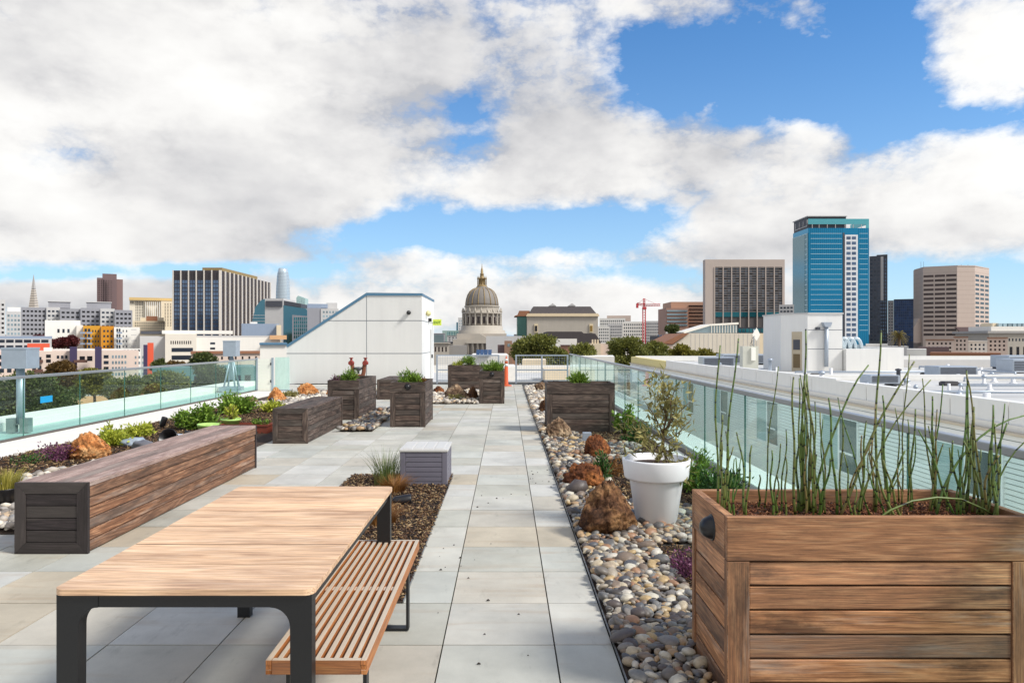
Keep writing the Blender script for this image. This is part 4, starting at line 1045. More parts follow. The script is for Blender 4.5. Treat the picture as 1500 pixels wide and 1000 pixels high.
reed_clump('loose horsetail reeds at the left corner of the large planter, some reaching above the glass', xr(1062), Yc, [(-.06, 0, .5, .0, 0, 0), (-.03, .05, .85, -.02, .02, .03), (.0, .02, .88, .05, 0, .02), (.02, -.05, .3, .02, 0, 0), (.05, .05, .28, .05, 0, 0), (-.04, -.1, .24, 0, 0, 0)] + stems(8, .05, .08, .2, .5))
reed_clump('short horsetail reeds between the left corner and the dense clump', xr(1130), Yc, [(0, .1, .74, .05, 0, .02), (.03, .05, .36, .02, 0, .02)] + stems(7, .07, .1, .15, .4))
reed_clump('dense tall clump of horsetail reeds left of the centre of the large planter', xr(1180), 3.5, stems(22, .04, .05, .3, .72, .03, .02) + [(.0, 0, .92, .02, 0, .0), (.05, .0, .78, .22, .1, .12)])
reed_clump('fan of slanting horsetail reeds in the middle of the large planter', xr(1225), 3.42, stems(9, .05, .08, .25, .62, .09, .02) + [(.02, -.12, .20, .0, 0, 0), (0, 0, .78, .36, .1, .06)])
reed_clump('horsetail reeds crossing each other right of the fan', xr(1290), 3.45, stems(15, .05, .08, .25, .62, .07, .04) + [(0, .05, .92, .06, .1, .02), (-.14, 0, .70, .34, .1, .10)])
reed_clump('slim horsetail reeds with one tall straight stem near the back board', xr(1345), 3.6, stems(6, .04, .05, .22, .55, .03, .02) + [(0, 0, .80, .02, 0, .02)])
reed_clump('tall horsetail clump right of the centre of the large planter', xr(1385), 3.5, stems(14, .04, .06, .3, .68, .06, .03))
reed_clump('horsetail reeds in the right part of the planter with long arching stems', xr(1430), 3.4, stems(9, .05, .08, .25, .60, .06, .05) + [(0, 0, .72, -.04, 0, -.04), (0, 0, .62, .22, 0, .28), (-.2, .05, .6, .25, .1, .3)])
reed_clump('horsetail reeds at the right edge of the picture', xr(1475), 3.45, stems(14, .04, .08, .3, .74, .07, .05))
bm = bmesh.new()   # fallen arching stem
tube(bm, [(xr(1235), 3.22, .80), (xr(1270), 3.24, .87), (xr(1305), 3.27, .905), (xr(1345), 3.3, .915), (xr(1385), 3.33, .90), (xr(1420), 3.35, .85), (xr(1450), 3.36, .79)], .005, 7)
single('fallen_reed', bm, m_reed, 'single thick reed bent over in a low arch above the bark in the large planter', 'reed')
# ================================================================== NEIGHBOURING ROOF, CITY AND TREES
ZG = -22.0
def city_ground():
    bm = bmesh.new(); n = 8; s = 9000
    for i in range(n):
        for j in range(n):
            a, b = -s + 2 * s * i / n, -s + 2 * s * (i + 1) / n; c, d = -s + 2 * s * j / n + 6000, -s + 2 * s * (j + 1) / n + 6000
            bm.faces.new([bm.verts.new(p) for p in ((a, c, ZG), (b, c, ZG), (b, d, ZG), (a, d, ZG))])
    single('city_ground', bm, M('asphalt_and_roofs', (118, 116, 114), .9, .35, .05), kind='structure')
    bm = bmesh.new(); V = []
    for i in range(121):
        x = -7000 + 14000 * i / 120; V.append((x, 9500, ZG + 60 + 70 * (.5 + .5 * noise.noise((x * .0007, 3, 1))) + 20 * noise.noise((x * .003, 1, 2))))
    for y, k in ((9500, 1), (11500, .2)):
        pass
    top = [bm.verts.new(v) for v in V]; bot = [bm.verts.new((v[0], 8600, ZG - 1)) for v in V]; bk = [bm.verts.new((v[0], 11000, ZG - 1)) for v in V]
    for i in range(120):
        bm.faces.new((bot[i], bot[i + 1], top[i + 1], top[i])); bm.faces.new((top[i], top[i + 1], bk[i + 1], bk[i]))
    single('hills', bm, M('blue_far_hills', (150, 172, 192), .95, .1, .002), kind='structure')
city_ground()

W_DK = winmat('dark_window_glass', (54, 62, 74), .35); W_BK = winmat('black_window_glass', (34, 34, 38), .2, .2)
W_BL = winmat('blue_grey_window_glass', (92, 112, 138), .55, .1, var=.2); W_TL = winmat('teal_window_glass', (40, 110, 120), .6, .08)
W_BR = winmat('bronze_window_glass', (62, 50, 50), .4, .15); W_PL = winmat('pale_window_glass', (150, 170, 178), .4, .15)
UNIT = {}
def unit_box(mat):
    if mat.name not in UNIT:
        bm = bmesh.new(); box(bm, -.5, .5, 0, 1, 0, 1); me = bpy.data.meshes.new('window'); clean(bm); bm.to_mesh(me); bm.free(); me.materials.append(mat); UNIT[mat.name] = me
    return UNIT[mat.name]
class Bld:
    def __init__(s, name, label, px, Y, cat='building', group=None, x=None, y=None, z=ZG):
        s.root = empty(name, (wx(px, Y) if x is None else x, Y if y is None else y, z), label, cat, group); s.Y = Y; s.cnt = {}; s.rest = {}
    def P(s, px, Y=None): Y = Y or s.Y; return (wx(px, Y), Y)
    def box(s, nm, px0, px1, py0, py1, mat, d=20, Y=None, face=True, label=None, dz=0):
        """upright block whose front spans px0..px1 at distance Y; py1 None = down to the ground. face: turned to look at us, else square to the street grid"""
        Y = Y or s.Y; a, b = Vector((*s.P(px0, Y), 0)), Vector((*s.P(px1, Y), 0))
        if face:
            c = (a + b) / 2; u = c.x / c.y; t = Vector((1, -u, 0)).normalized(); hw = (b - a).length / 2 * math.cos(math.atan(u)) ** 0 ; hw = abs((b - a).length) / 2 * math.cos(math.atan(u))
            a, b = c - t * hw, c + t * hw; n = Vector((u, 1, 0)).normalized()
        else: n = Vector((0, 1, 0))
        z0 = ZG if py1 is None else wz(py1, Y); z1 = wz(py0, Y)
        bm = bmesh.new(); prism(bm, [(a.x, a.y), (b.x, b.y), ((b + n * d).x, (b + n * d).y), ((a + n * d).x, (a + n * d).y)], z0, z1 + dz)
        part(nm, bm, mat, s.root, label); return a, b
    def roofcap(s, px0, px1, py, mat, d, Y=None, face=True, h=.5):
        Y = Y or s.Y; k = F / Y
        return s.box('roof', px0 - .3, px1 + .3, py - h, py, mat, d + .4, Y - .2, face)
    def wins(s, a, b, z0, z1, cols, rows, fx, fz, mat, nm='window', out=.06, skip=None, thick=.2):
        a, b = Vector((a[0], a[1], 0)), Vector((b[0], b[1], 0)); t = b - a; L = t.length; t.normalize(); rz = math.atan2(t.y, t.x)
        nrm = Vector((t.y, -t.x, 0)); cw, ch = L / cols, (z1 - z0) / rows
        for r in range(rows):
            for c in range(cols):
                if skip and skip(c, r): continue
                p = a + t * (cw * (c + .5)) + nrm * out; z = z1 - ch * (r + .5 + fz / 2); k = s.cnt.get(nm, 0); s.cnt[nm] = k + 1
                if k < 90:
                    o = bpy.data.objects.new(nm, unit_box(mat)); COL.objects.link(o); o.parent = s.root
                    o.location = Vector((p.x, p.y, z)) - Vector(s.root.location); o.rotation_euler = (0, 0, rz); o.scale = (cw * fx, thick, ch * fz)
                else: s.rest.setdefault((nm, mat.name), []).append((p, z, rz, cw * fx, thick, ch * fz))
    def pw(s, px0, px1, py0, py1, cols, rows, fx, fz, mat, ab=None, Y=None, **k):
        """windows on the front that a box() call returned, given by pixel spans"""
        a, b = ab; u0 = (px0 - VX) / F; u1 = (px1 - VX) / F
        def hit(u):
            d = b - a; t = (u * a.y - a.x) / (d.x - u * d.y); return a + d * t
        p, q = hit(u0), hit(u1); Y = (p.y + q.y) / 2
        s.wins(p, q, wz(py1, Y), wz(py0, Y), cols, rows, fx, fz, mat, **k)
    def done(s):
        for (nm, mn), L in s.rest.items():
            bm = bmesh.new()
            for p, z, rz, w, t, h in L:
                vs = box(bm, -w / 2, w / 2, 0, t, 0, h); bmesh.ops.transform(bm, matrix=Matrix.Translation((p.x, p.y, z)) @ Matrix.Rotation(rz, 4, 'Z'), verts=vs)
            o = part(nm + '_rest', bm, bpy.data.materials[mn], s.root); o['kind'] = 'stuff'

C_WHITE = M('white_render', (232, 228, 220), .8, .06, .3, streak=.05); C_CREAM = M('cream_render', (222, 206, 178), .8, .08, .3, streak=.06)
C_GREY = M('grey_render', (150, 150, 156), .8, .08, .3, streak=.06); C_LGREY = M('light_grey_concrete', (196, 194, 192), .8, .08, .3, streak=.06)
C_DGREY = M('dark_grey_metal', (74, 76, 84), .6, .1, .3); C_BEIGE = M('beige_concrete', (196, 178, 166), .8, .06, .2, streak=.05)
C_BROWN = M('brown_granite', (112, 92, 92), .6, .1, .2); C_YEL = M('yellow_ochre_render', (206, 150, 44), .8, .06, .3); C_PUR = M('dark_purple_render', (62, 52, 84), .8, .08, .4)
C_RED = M('orange_red_render', (222, 92, 62), .8, .06, .4); C_PINK = M('pale_pink_render', (218, 198, 184), .8, .08, .3); C_STONE = M('pale_grey_granite', (178, 170, 158), .8, .1, .3, streak=.08)
C_ROOF = M('dark_slate_roof', (72, 66, 66), .85, .2, .6, streak=.2); C_TILE = M('brown_tile_roof', (150, 104, 78), .85, .15, .6); C_ROOFW = M('white_membrane_roof', (194, 193, 190), .7, .3, .3, streak=.05)
C_BGREY = M('blue_grey_metal_siding', (142, 156, 176), .6, .06, .3, streak=.05); C_TAN = M('tan_render', (214, 170, 126), .85, .1, .3)
C_GOLD = M('gilded_metal', (150, 128, 88), .6, .2, .4, metal=.15); C_LEAD = M('grey_lead_dome', (128, 122, 116), .65, .15, .3, streak=.1)
C_TEALG = winmat('teal_curtain_wall', (74, 116, 132), .8, .07, var=.06); C_BLUEG = winmat('bright_blue_curtain_wall', (44, 138, 180), .85, .06, var=.05)
C_SILV = M('silver_curtain_wall', (190, 204, 212), .3, .1, .05, metal=.4, streak=.1)

# ---- neighbouring wing on the right with lap siding
def wing():
    X, y0, y1 = 13.0, 2.0, 74.0; zt, zp, zr = -.78, .02, -.55
    B = Bld('neighbour_building', 'long white neighbouring building with lap siding, seen through the right glass', 1200, 30, x=30, y=38)
    r = B.root
    bm = bmesh.new(); pitch = .14; n = int((zt + 6.6) / pitch)
    for i in range(n):
        z = zt - pitch * (i + 1)
        poly_extrude(bm, [(X - .035, y0, z), (X + .05, y0, z), (X + .05, y0, z + pitch - .03), (X - .006, y0, z + pitch - .03)], (0, y1 - y0, 0))
    part('siding', bm, M('white_lap_siding', (236, 238, 236), .5, .05, .6, streak=.03), r)
    bm = bmesh.new(); box(bm, X + .02, X + .06, y0, y1, -6.6, zt); part('lap_shade_sheet', bm, M('lap_shade_grey', (150, 158, 158), .8), r)  # board gaps and this grey sheet draw the shadow lines of the laps
    bm = bmesh.new(); box(bm, X + .061, 62, y0, y1, -22, zr); part('wall', bm, C_WHITE, r)
    bm = bmesh.new(); box(bm, X - .16, X + .3, y0, y1, zt, zt + .07, 0, .01); part('sill', bm, M('tan_metal_sill', (196, 184, 164), .5, .08, 1), r)
    ys = [2, 13.6, 28.2, 44, 58, 74]; offs = [.10, .02, .08, -.04, -.10]
    for i, (a, b) in enumerate(zip(ys, ys[1:])):
        bm = bmesh.new(); k = int((b - a) / 2.1)
        for j in range(k):
            c, d = a + (b - a) * j / k, a + (b - a) * (j + 1) / k
            box(bm, X + .12 + offs[i] * .6, X + .5, c + .02, d - .02, zt + .075, zp + offs[i])
        part('parapet', bm, M('yellow_stained_panel', (222, 206, 140), .6, .08, 1) if i == 4 else m_stucco, r)
    bm = bmesh.new(); box(bm, X + .51, 61.5, y0 + .3, y1 - .3, zr + .01, zr + .03); part('roof', bm, C_ROOFW, r)
    bm = bmesh.new(); box(bm, X + .51, 61.5, y1 - .29, y1, zr + .05, .0); part('parapet', bm, m_stucco, r)
    for py in (552, ):
        pass
    bm = bmesh.new(); box(bm, 27, 61, 56.5, 57, zr + .04, .08); part('parapet', bm, C_LGREY, r)
    mfr = M('white_window_frame', (236, 238, 240), .4); mbl = M('pale_blind_slats', (160, 186, 186), .5, .04); gl = winmat('reflecting_pane', (70, 92, 96), .3, .06)
    for k in range(6):
        c = 12.3 + 7.6 * k; w, ztop, zbot = 3.0, -1.38, -3.4
        a, b = c - w / 2, c + w / 2
        bm = bmesh.new()
        for q in ((a, b, ztop, ztop + .09), (a, b, zbot - .09, zbot), (a, a + .08, zbot, ztop), (b - .08, b, zbot, ztop), (c - .06, c + .06, zbot, ztop), (c - 1.1, c - .06, -2.7, -2.62)): box(bm, X - .07, X + .02, *q)
        wn = part('window', bm, mfr, r)
        bm = bmesh.new(); box(bm, X - .045, X - .04, a + .08, c - .06, zbot, ztop); part('pane', bm, gl, wn)
        bm = bmesh.new()
        for i in range(26): z = zbot + (ztop - zbot) * i / 26; poly_extrude(bm, [(X - .046, c + .06, z + .005), (X - .05, c + .06, z + .006), (X - .04, c + .06, z + .072), (X - .037, c + .06, z + .072)], (0, w / 2 - .14, 0))
        part('blind', bm, mbl, wn)
    B.done()
    # stair penthouse on that roof
    Y = 48.4; root = empty('roof_penthouse', (21, 50, zr + .03), 'white penthouse with louvred door and downpipe on the neighbouring roof', 'building')
    x0, xm, x1 = wx(1157, Y), wx(1183, Y), wx(1234, Y); zb, zt2 = zr + .03, wz(460, Y)
    bm = bmesh.new(); prism(bm, [(x0, Y + 1.6), (xm, Y), (x1, Y), (x1, Y + 5), (x0, Y + 5)], zb, zt2); part('wall', bm, m_stucco, root)
    bm = bmesh.new(); prism(bm, [(x0 - .06, Y + 1.57), (xm, Y - .06), (x1 + .06, Y - .06), (x1 + .06, Y + 5.06), (x0 - .06, Y + 5.06)], zt2, zt2 + .1); part('roof', bm, C_LGREY, root)
    bm = bmesh.new()
    for py in (483, 511): box(bm, xm, x1 + .005, Y - .006, Y + .2, wz(py, Y) - .02, wz(py, Y) + .02)
    part('panel_joint', bm, m_groove, root)
    # door on the slanted flank
    d = (Vector((xm, Y, 0)) - Vector((x0, Y + 1.6, 0))).normalized(); nrm = Vector((d.y, -d.x, 0))
    def flank(nm, s0, s1, z0, z1, m, o, par):
        a = Vector((x0, Y + 1.6, 0)) + d * s0 + nrm * o; b = a + d * (s1 - s0)
        bm = bmesh.new(); poly_extrude(bm, [(a.x, a.y, z0), (b.x, b.y, z0), (b.x, b.y, z1), (a.x, a.y, z1)], -nrm * .08); return part(nm, bm, m, par)
    dr = flank('door', .85, 1.6, zb + .02, zb + 2.75, M('tan_door', (186, 172, 148), .6), .03, root)
    flank('louvre', .98, 1.47, zb + 1.5, zb + 2.2, C_DGREY, .06, dr); flank('louvre', .98, 1.47, zb + .25, zb + 1.2, M('brown_louvre', (110, 92, 62), .6), .06, dr)
    xd = wx(1209, Y); bm = bmesh.new(); lathe(bm, [(.13, zb + .35), (.13, wz(477, Y))], 14, (xd, Y - .16, 0)); part('downpipe', bm, m_galv, root)
    bm = bmesh.new(); poly_extrude(bm, [(xd - .17, Y - .4, wz(479, Y)), (xd + .17, Y - .4, wz(479, Y)), (xd + .28, Y - .4, wz(474, Y)), (xd + .28, Y - .4, wz(472, Y)), (xd - .28, Y - .4, wz(472, Y)), (xd - .28, Y - .4, wz(474, Y))], (0, .39, 0)); part('rain_hopper', bm, m_galv, root)
    bm = bmesh.new(); box(bm, wx(1194, Y), wx(1199, Y), Y - .3, Y - .001, wz(483, Y), wz(479, Y), 0, .03); part('wall_lamp', bm, C_DGREY, root)
    root = empty('low_penthouse', (27, 51, zr + .03), 'low white roof block right of the penthouse with curved skylights', 'building')
    bm = bmesh.new(); box(bm, x1 + .07, wx(1296, Y), Y - .4, Y + 5, zb, wz(511, Y)); part('wall', bm, m_stucco, root)
    bm = bmesh.new(); box(bm, wx(1296, Y) + .01, wx(1330, Y), Y + .5, Y + 5, zb, wz(509, Y)); part('wall', bm, m_stucco, root)
    bm = bmesh.new()
    for k in range(4):
        tube(bm, [(wx(1247 + 9 * k, Y) - .2 + .4 * math.cos(t) * -1, Y + 1.5, wz(511, Y) + .75 * math.sin(t)) for t in [math.pi * i / 8 for i in range(9)]], .12, 6)
    box(bm, wx(1240, Y), wx(1282, Y), Y + 1.7, Y + 4, wz(511, Y), wz(505, Y)); part('skylight', bm, C_SILV, root)
    # vents, mushroom caps, curbs on the white roof
    random.seed(5)
    mv = M('white_vent_pipe', (226, 228, 232), .5, .08, 3); mvd = M('dark_roof_hatch', (70, 68, 70), .7)
    def vent(x, y, h, rr, cap):
        if cap:
            root = empty('roof_vent', (x, y, zr + .03), 'short white vent pipe with a cap standing on the white neighbouring roof', 'roof vent', 'vent pipes on the neighbouring roof')
            bm = bmesh.new(); lathe(bm, [(rr * 1.8, 0), (rr * 1.6, .03), (rr, .06), (rr, h)], 12, (x, y, zr + .03)); part('pipe', bm, mv, root)
            bm = bmesh.new(); lathe(bm, [(0, h), (rr * 1.7, h), (rr * 1.6, h + .06), (0, h + .16)], 12, (x, y, zr + .031)); part('cap', bm, m_galv, root)
        else:
            bm = bmesh.new(); lathe(bm, [(rr * 2, 0), (rr * 1.7, .04), (rr, .08), (rr, h), (rr * .8, h)], 12, (x, y, zr + .03)); single('roof_vent', bm, mv, 'plain white vent pipe without a cap on the white neighbouring roof', 'roof vent', 'plain vent pipes on the neighbouring roof')
    for i in range(44):
        y = random.uniform(17, 54); x = random.uniform(13.9, min(44, y * .78)); 
        if 17.5 < x < 30 and y > 46: continue
        vent(x, y, random.uniform(.18, .5), random.uniform(.05, .11), random.random() < .5)
    for i in range(9):
        y = random.uniform(22, 52); x = random.uniform(14.5, min(40, y * .74))
        if 17.5 < x < 30 and y > 44: continue
        bm = bmesh.new(); box(bm, x, x + .7, y, y + .5, zr + .03, zr + .2, 0, .02); box(bm, x + .05, x + .65, y + .05, y + .45, zr + .2, zr + .24); single('roof_hatch', bm, mvd, 'small dark square hatch lying on the white neighbouring roof', 'roof hatch', 'dark hatches on the neighbouring roof')
    # ducts, pipes, low curbs and walls on the roof
    random.seed(9)
    for i, (xa, ya, L, ax) in enumerate(((16, 20, 9, 'x'), (15.5, 27, 6, 'x'), (20, 31, 12, 'x'), (24, 37, 16, 'x'), (15, 40, 5, 'y'), (31, 43, 10, 'y'), (18, 44, 9, 'x'), (28, 33, 8, 'y'), (36, 50, 14, 'x'))):
        bm = bmesh.new(); e = (xa + L, ya) if ax == 'x' else (xa, ya + L); zz = zr + .22
        tube(bm, [(xa, ya, zr + .03), (xa, ya, zz), (*e, zz), (*e, zr + .03)], .06, 8); pr = single('roof_pipe', bm, m_galv, 'thin grey pipe run lying across the white neighbouring roof', 'pipe', 'pipe runs on the neighbouring roof')
    for i, (xa, ya, w, d, h) in enumerate(((24.5, 40, 2.2, 1.4, .55), (33, 46, 3, 1.6, .8), (17, 33, 1.4, 1.0, .4), (37, 52, 2.6, 2, .9), (15.6, 56, 2.5, 1.5, .7), (19, 62, 4, 2, .8), (24, 66, 3, 2, .7))):
        root = empty('rooftop_unit', (xa + w / 2, ya + d / 2, zr + .03), 'grey metal air unit on feet standing on the white neighbouring roof', 'air unit', 'air units on the neighbouring roof')
        bm = bmesh.new(); box(bm, xa, xa + w, ya, ya + d, zr + .16, zr + .16 + h, 0, .03); part('casing', bm, m_galv, root)
        bm = bmesh.new(); 
        for k in range(6): box(bm, xa + .1, xa + w - .1, ya - .03, ya - .001, zr + .24 + h * .13 * k, zr + .24 + h * .13 * k + h * .07)
        part('grille', bm, C_DGREY, root)
        bm = bmesh.new(); box(bm, xa + .1, xa + .25, ya + .1, ya + d - .1, zr + .031, zr + .159); box(bm, xa + w - .25, xa + w - .1, ya + .1, ya + d - .1, zr + .031, zr + .159); part('feet', bm, C_DGREY, root)
    for q in ((14.2, 34, 38.0, 38.25), (30, 60, 28.0, 28.2)):
        bm = bmesh.new(); box(bm, *q, zr + .031, zr + .34, 0, .02); single('roof_curb', bm, m_stucco, 'long low white curb wall, %s one on the neighbouring roof' % ('far' if q[2] == 38.0 else 'near'), 'curb')
    bm = bmesh.new()
    for k in range(16): box(bm, X + .52, 61, 6 + 3.1 * k, 6.05 + 3.1 * k, zr + .03, zr + .034)
    part('membrane_seam', bm, C_LGREY, r)
    # antenna cabinet with a diamond shaped panel
    Y = 47.; x = wx(1100, Y); root = empty('antenna_cabinet', (x, Y, zr + .03), 'beige equipment cabinet with a tilted white square antenna above it', 'antenna')
    bm = bmesh.new(); box(bm, x - .55, x + .5, Y, Y + .6, zr + .03, wz(507, Y), 0, .02); part('cabinet', bm, M('grey_beige_cabinet', (196, 196, 184), .6), root)
    bm = bmesh.new(); box(bm, x - .02, x + .28, Y - .12, Y - .001, wz(528, Y), wz(509, Y), 0, .02); part('junction_box', bm, m_white, root)
    bm = bmesh.new(); tube(bm, [(x + .3, Y + .3, wz(507, Y)), (x + .3, Y + .3, wz(482, Y))], .035, 8); part('mast', bm, m_galv, root)
    bm = bmesh.new(); zc = wz(490, Y); poly_extrude(bm, [(x + .12, Y + .1, zc), (x + .42, Y + .1, zc - .42), (x + .66, Y + .12, zc), (x + .42, Y + .1, zc + .48)], (.02, .06, 0)); part('antenna_panel', bm, m_white, root)
    for k in range(3):
        bm = bmesh.new(); tube(bm, [(x + .3 - .25 * math.sin(t * 1.0) - .1 * k, Y + .05, wz(500, Y) + .35 * math.cos(t) - .3 * k) for t in [i * .5 for i in range(8)]], .012, 5); part('cable', bm, m_fixture, root)
    for i, (px, py) in enumerate(((1128, 532), (1316, 543))):
        Yp = 2.2 * F / (py - VY + 22); 
        bm = bmesh.new(); xx = wx(px, Yp); lathe(bm, [(.2, 0), (.2, .05), (.09, .06), (.09, 1.0 - .3 * i), (.14, 1.0 - .3 * i), (.14, 1.08 - .3 * i), (0, 1.12 - .3 * i)], 14, (xx, Yp, zr + .03))
        single('flue_pipe', bm, m_galv if i == 0 else C_DGREY, ('grey steel flue pipe beside the antenna cabinet', 'dark squat flue pipe on the right part of the neighbouring roof')[i], 'flue')
wing()

# ---- low roofs right behind the terrace
B = Bld('low_white_building', 'low white flat roofed building just beyond the far mesh fence', 760, 36, x=3, y=45)
bm = bmesh.new(); box(bm, -6.5, 6.2, 33.5, 62, -22, -1.2); part('wall', bm, C_WHITE, B.root)
bm = bmesh.new(); box(bm, -6.4, 6.1, 33.6, 61.5, -1.19, -1.17); part('roof', bm, C_ROOFW, B.root)
bm = bmesh.new(); box(bm, -6.5, 6.2, 61.55, 62, -1.19, -.55); part('parapet', bm, C_WHITE, B.root)
bm = bmesh.new(); box(bm, -2.5, .6, 50, 55, -1.169, wz(537, 50)); part('roof_block', bm, C_WHITE, B.root)
bm = bmesh.new(); box(bm, 2.6, 6.0, 48, 52, -1.169, wz(541, 48)); part('roof_block', bm, C_CREAM, B.root)
B.done()

# ---- trees
def tree(label, px, pt, pb, wpx, Y, mat, name='tree', cat='tree', n=9000, ls=.34, zb=None, group='trees among the city buildings', clump=26, sq=.8):
    x = wx(px, Y); zt, zc0 = wz(pt, Y), wz(pb, Y); rx = wpx / F * Y / 2; rz = (zt - zc0) / 2; zc = (zt + zc0) / 2; zb = ZG if zb is None else zb
    root = empty(name, (x, Y, zb), label, cat, group)
    bm = bmesh.new(); tube(bm, [(x, Y, zb), (x + .2, Y, (zb + zc) / 2), (x, Y, zc)], [.4, .32, .2], 9)
    C = []
    while len(C) < clump:
        p = rng.uniform(-1, 1, 3); l = np.linalg.norm(p)
        if .25 < l < 1 and p[2] > -.85: C.append(p * (1 if l > .55 else 1.3))
    C = np.array(C); ctr = np.column_stack([x + C[:, 0] * rx * .84, Y + C[:, 1] * rx * .8, zc + C[:, 2] * rz * .84])
    for c in ctr[::2]: tube(bm, [(x, Y, zc - rz * .9), tuple((np.array([x, Y, zc - rz * .2]) + c) / 2), tuple(c)], [.16, .09, .03], 5)
    part('trunk', bm, m_stem, root)
    cr = rng.uniform(.24, .42, clump) * min(rx, rz * 1.3); pts = []
    per = int(n * 1.5) // clump
    for c, r in zip(ctr, cr):
        d = unit(rng.normal(size=(per, 3))); rad = r * rng.uniform(.55, 1.05, per) * (1 + .18 * np.sin(d[:, 0] * 7 + d[:, 2] * 5))
        q = c + d * rad[:, None] * [1.15, 1.15, .85]; pts.append(q)
    pts = np.concatenate(pts); pts = pts[pts[:, 2] < zt + .2]
    leaves('crown', pts, ls * 1.3, ls * .8, mat, root, .2, (x, Y, zc), .7)
T_OL = leafmat('olive_brown_tree_leaf', (54, 68, 32), (146, 146, 72), 1.0); T_DG = leafmat('dark_tree_leaf', (40, 56, 30), (104, 112, 60), 1.0)
T_RD = leafmat('dark_red_tree_leaf', (70, 28, 34), (120, 58, 56), .9); T_YG = leafmat('yellow_green_tree_leaf', (84, 88, 30), (156, 146, 60), .9); T_BR = leafmat('brown_tree_leaf', (76, 56, 30), (134, 106, 60), .9)
G = 'trees among the city buildings'
tree('dark pine like tree seen through the leftmost glass panels', 38, 548, 640, 118, 70, T_DG, n=14000, ls=.26, clump=44)
tree('dark green tree right of the thick pole outside the glass', 100, 562, 632, 52, 85, T_DG, n=7000, ls=.26)
tree('brown olive tree in front of the purple townhouse block, left', 88, 527, 572, 40, 150, T_BR, ls=.4)
tree('olive tree in front of the second purple townhouse block', 138, 532, 585, 44, 140, T_YG, ls=.4)
tree('dark rounded tree right of the tan shed through the glass', 182, 552, 592, 52, 120, T_OL, ls=.34)
tree('big brownish tree behind the tan shed through the glass', 115, 545, 590, 66, 160, T_OL, ls=.42)
tree('dark green round tree in front of the tiled roof', 297, 516, 546, 34, 210, T_DG, n=5000, ls=.5)
tree('small dark tree beside the orange red tower', 233, 526, 548, 22, 230, T_DG, n=3000, ls=.5)
tree('brown bushy tree below the gray hall windows', 262, 528, 550, 40, 215, T_BR, n=4000, ls=.5)
tree('dark green tree seen through the left glass at the splayed stand', 305, 533, 580, 60, 130, T_DG, ls=.38)
tree('dark tree mass behind the left glass near the gate', 240, 545, 590, 60, 125, T_OL, ls=.38)
tree('dark red maple behind the gray low building, left', 58, 491, 512, 36, 330, T_RD, n=4000, ls=.7)
tree('dark red maple behind the gray low building, right', 94, 489, 511, 36, 330, T_RD, n=4000, ls=.7)
tree('olive brown tree in front of the opera like hall', 788, 487, 545, 66, 105, T_OL, n=11000, ls=.28, clump=34)
tree('small olive tree right of the one before the hall', 820, 507, 545, 32, 108, T_OL, n=4000, ls=.28)
tree('small rounded tree between the hall and the big tree', 853, 504, 545, 40, 95, T_OL, n=5000, ls=.26)
tree('largest olive tree left of centre right, its crown wide and dense', 920, 489, 550, 56, 112, T_OL, n=11000, ls=.28, clump=36)
tree('right shoulder of the olive trees, lower crown', 955, 497, 548, 48, 116, T_OL, n=7000, ls=.28, clump=28)
tree('low yellow green tree in front of the white concert hall, left', 1000, 506, 540, 44, 135, T_YG, n=6000, ls=.34)
tree('low yellow green tree in front of the white concert hall, right', 1040, 510, 540, 46, 135, T_YG, n=6000, ls=.34)
tree('small dark tree in front of the pinkish brown office block', 985, 474, 500, 20, 275, T_DG, n=3000, ls=.5)
tree('low clipped green hedge at the right edge of the city', 1478, 531, 552, 66, 100, leafmat('hedge_leaf', (44, 74, 20), (120, 140, 46), .9), name='hedge', cat='hedge', n=9000, ls=.25, clump=50, group=None)
def palm():
    Y = 130; px = 1317; x = wx(px, Y); zt = wz(490, Y); root = empty('palm_tree', (x, Y, ZG), 'single palm tree with a shaggy round crown before the beige tower', 'tree')
    bm = bmesh.new(); tube(bm, [(x, Y, ZG), (x + .2, Y, (ZG + zt) / 2), (x, Y, zt)], [.35, .28, .26], 10); part('trunk', bm, m_stem, root)
    V, Fc = [], []
    for k in range(70):
        a = rng.uniform(0, 6.28); el = rng.uniform(-1.2, 1.3); L = rng.uniform(1.3, 1.9); d = np.array([math.cos(a), math.sin(a), 0]); s = np.array([-math.sin(a), math.cos(a), 0])
        for j in range(9):
            t = j / 8; c = np.array([x, Y, zt]) + d * L * t * math.cos(el) + np.array([0, 0, 1]) * (L * t * math.sin(el) - .5 * t * t * L)
            for sg in (-1, 1):
                e = c + s * sg * .34 * (1 - .5 * t) + d * .25 * math.cos(el) - np.array([0, 0, .2]); o = len(V)
                V += [c - d * .05, c + d * .05, e]; Fc.append((o, o + 1, o + 2))
    npmesh('crown', V, Fc, leafmat('palm_frond', (70, 62, 28), (156, 140, 74)), root)
palm()

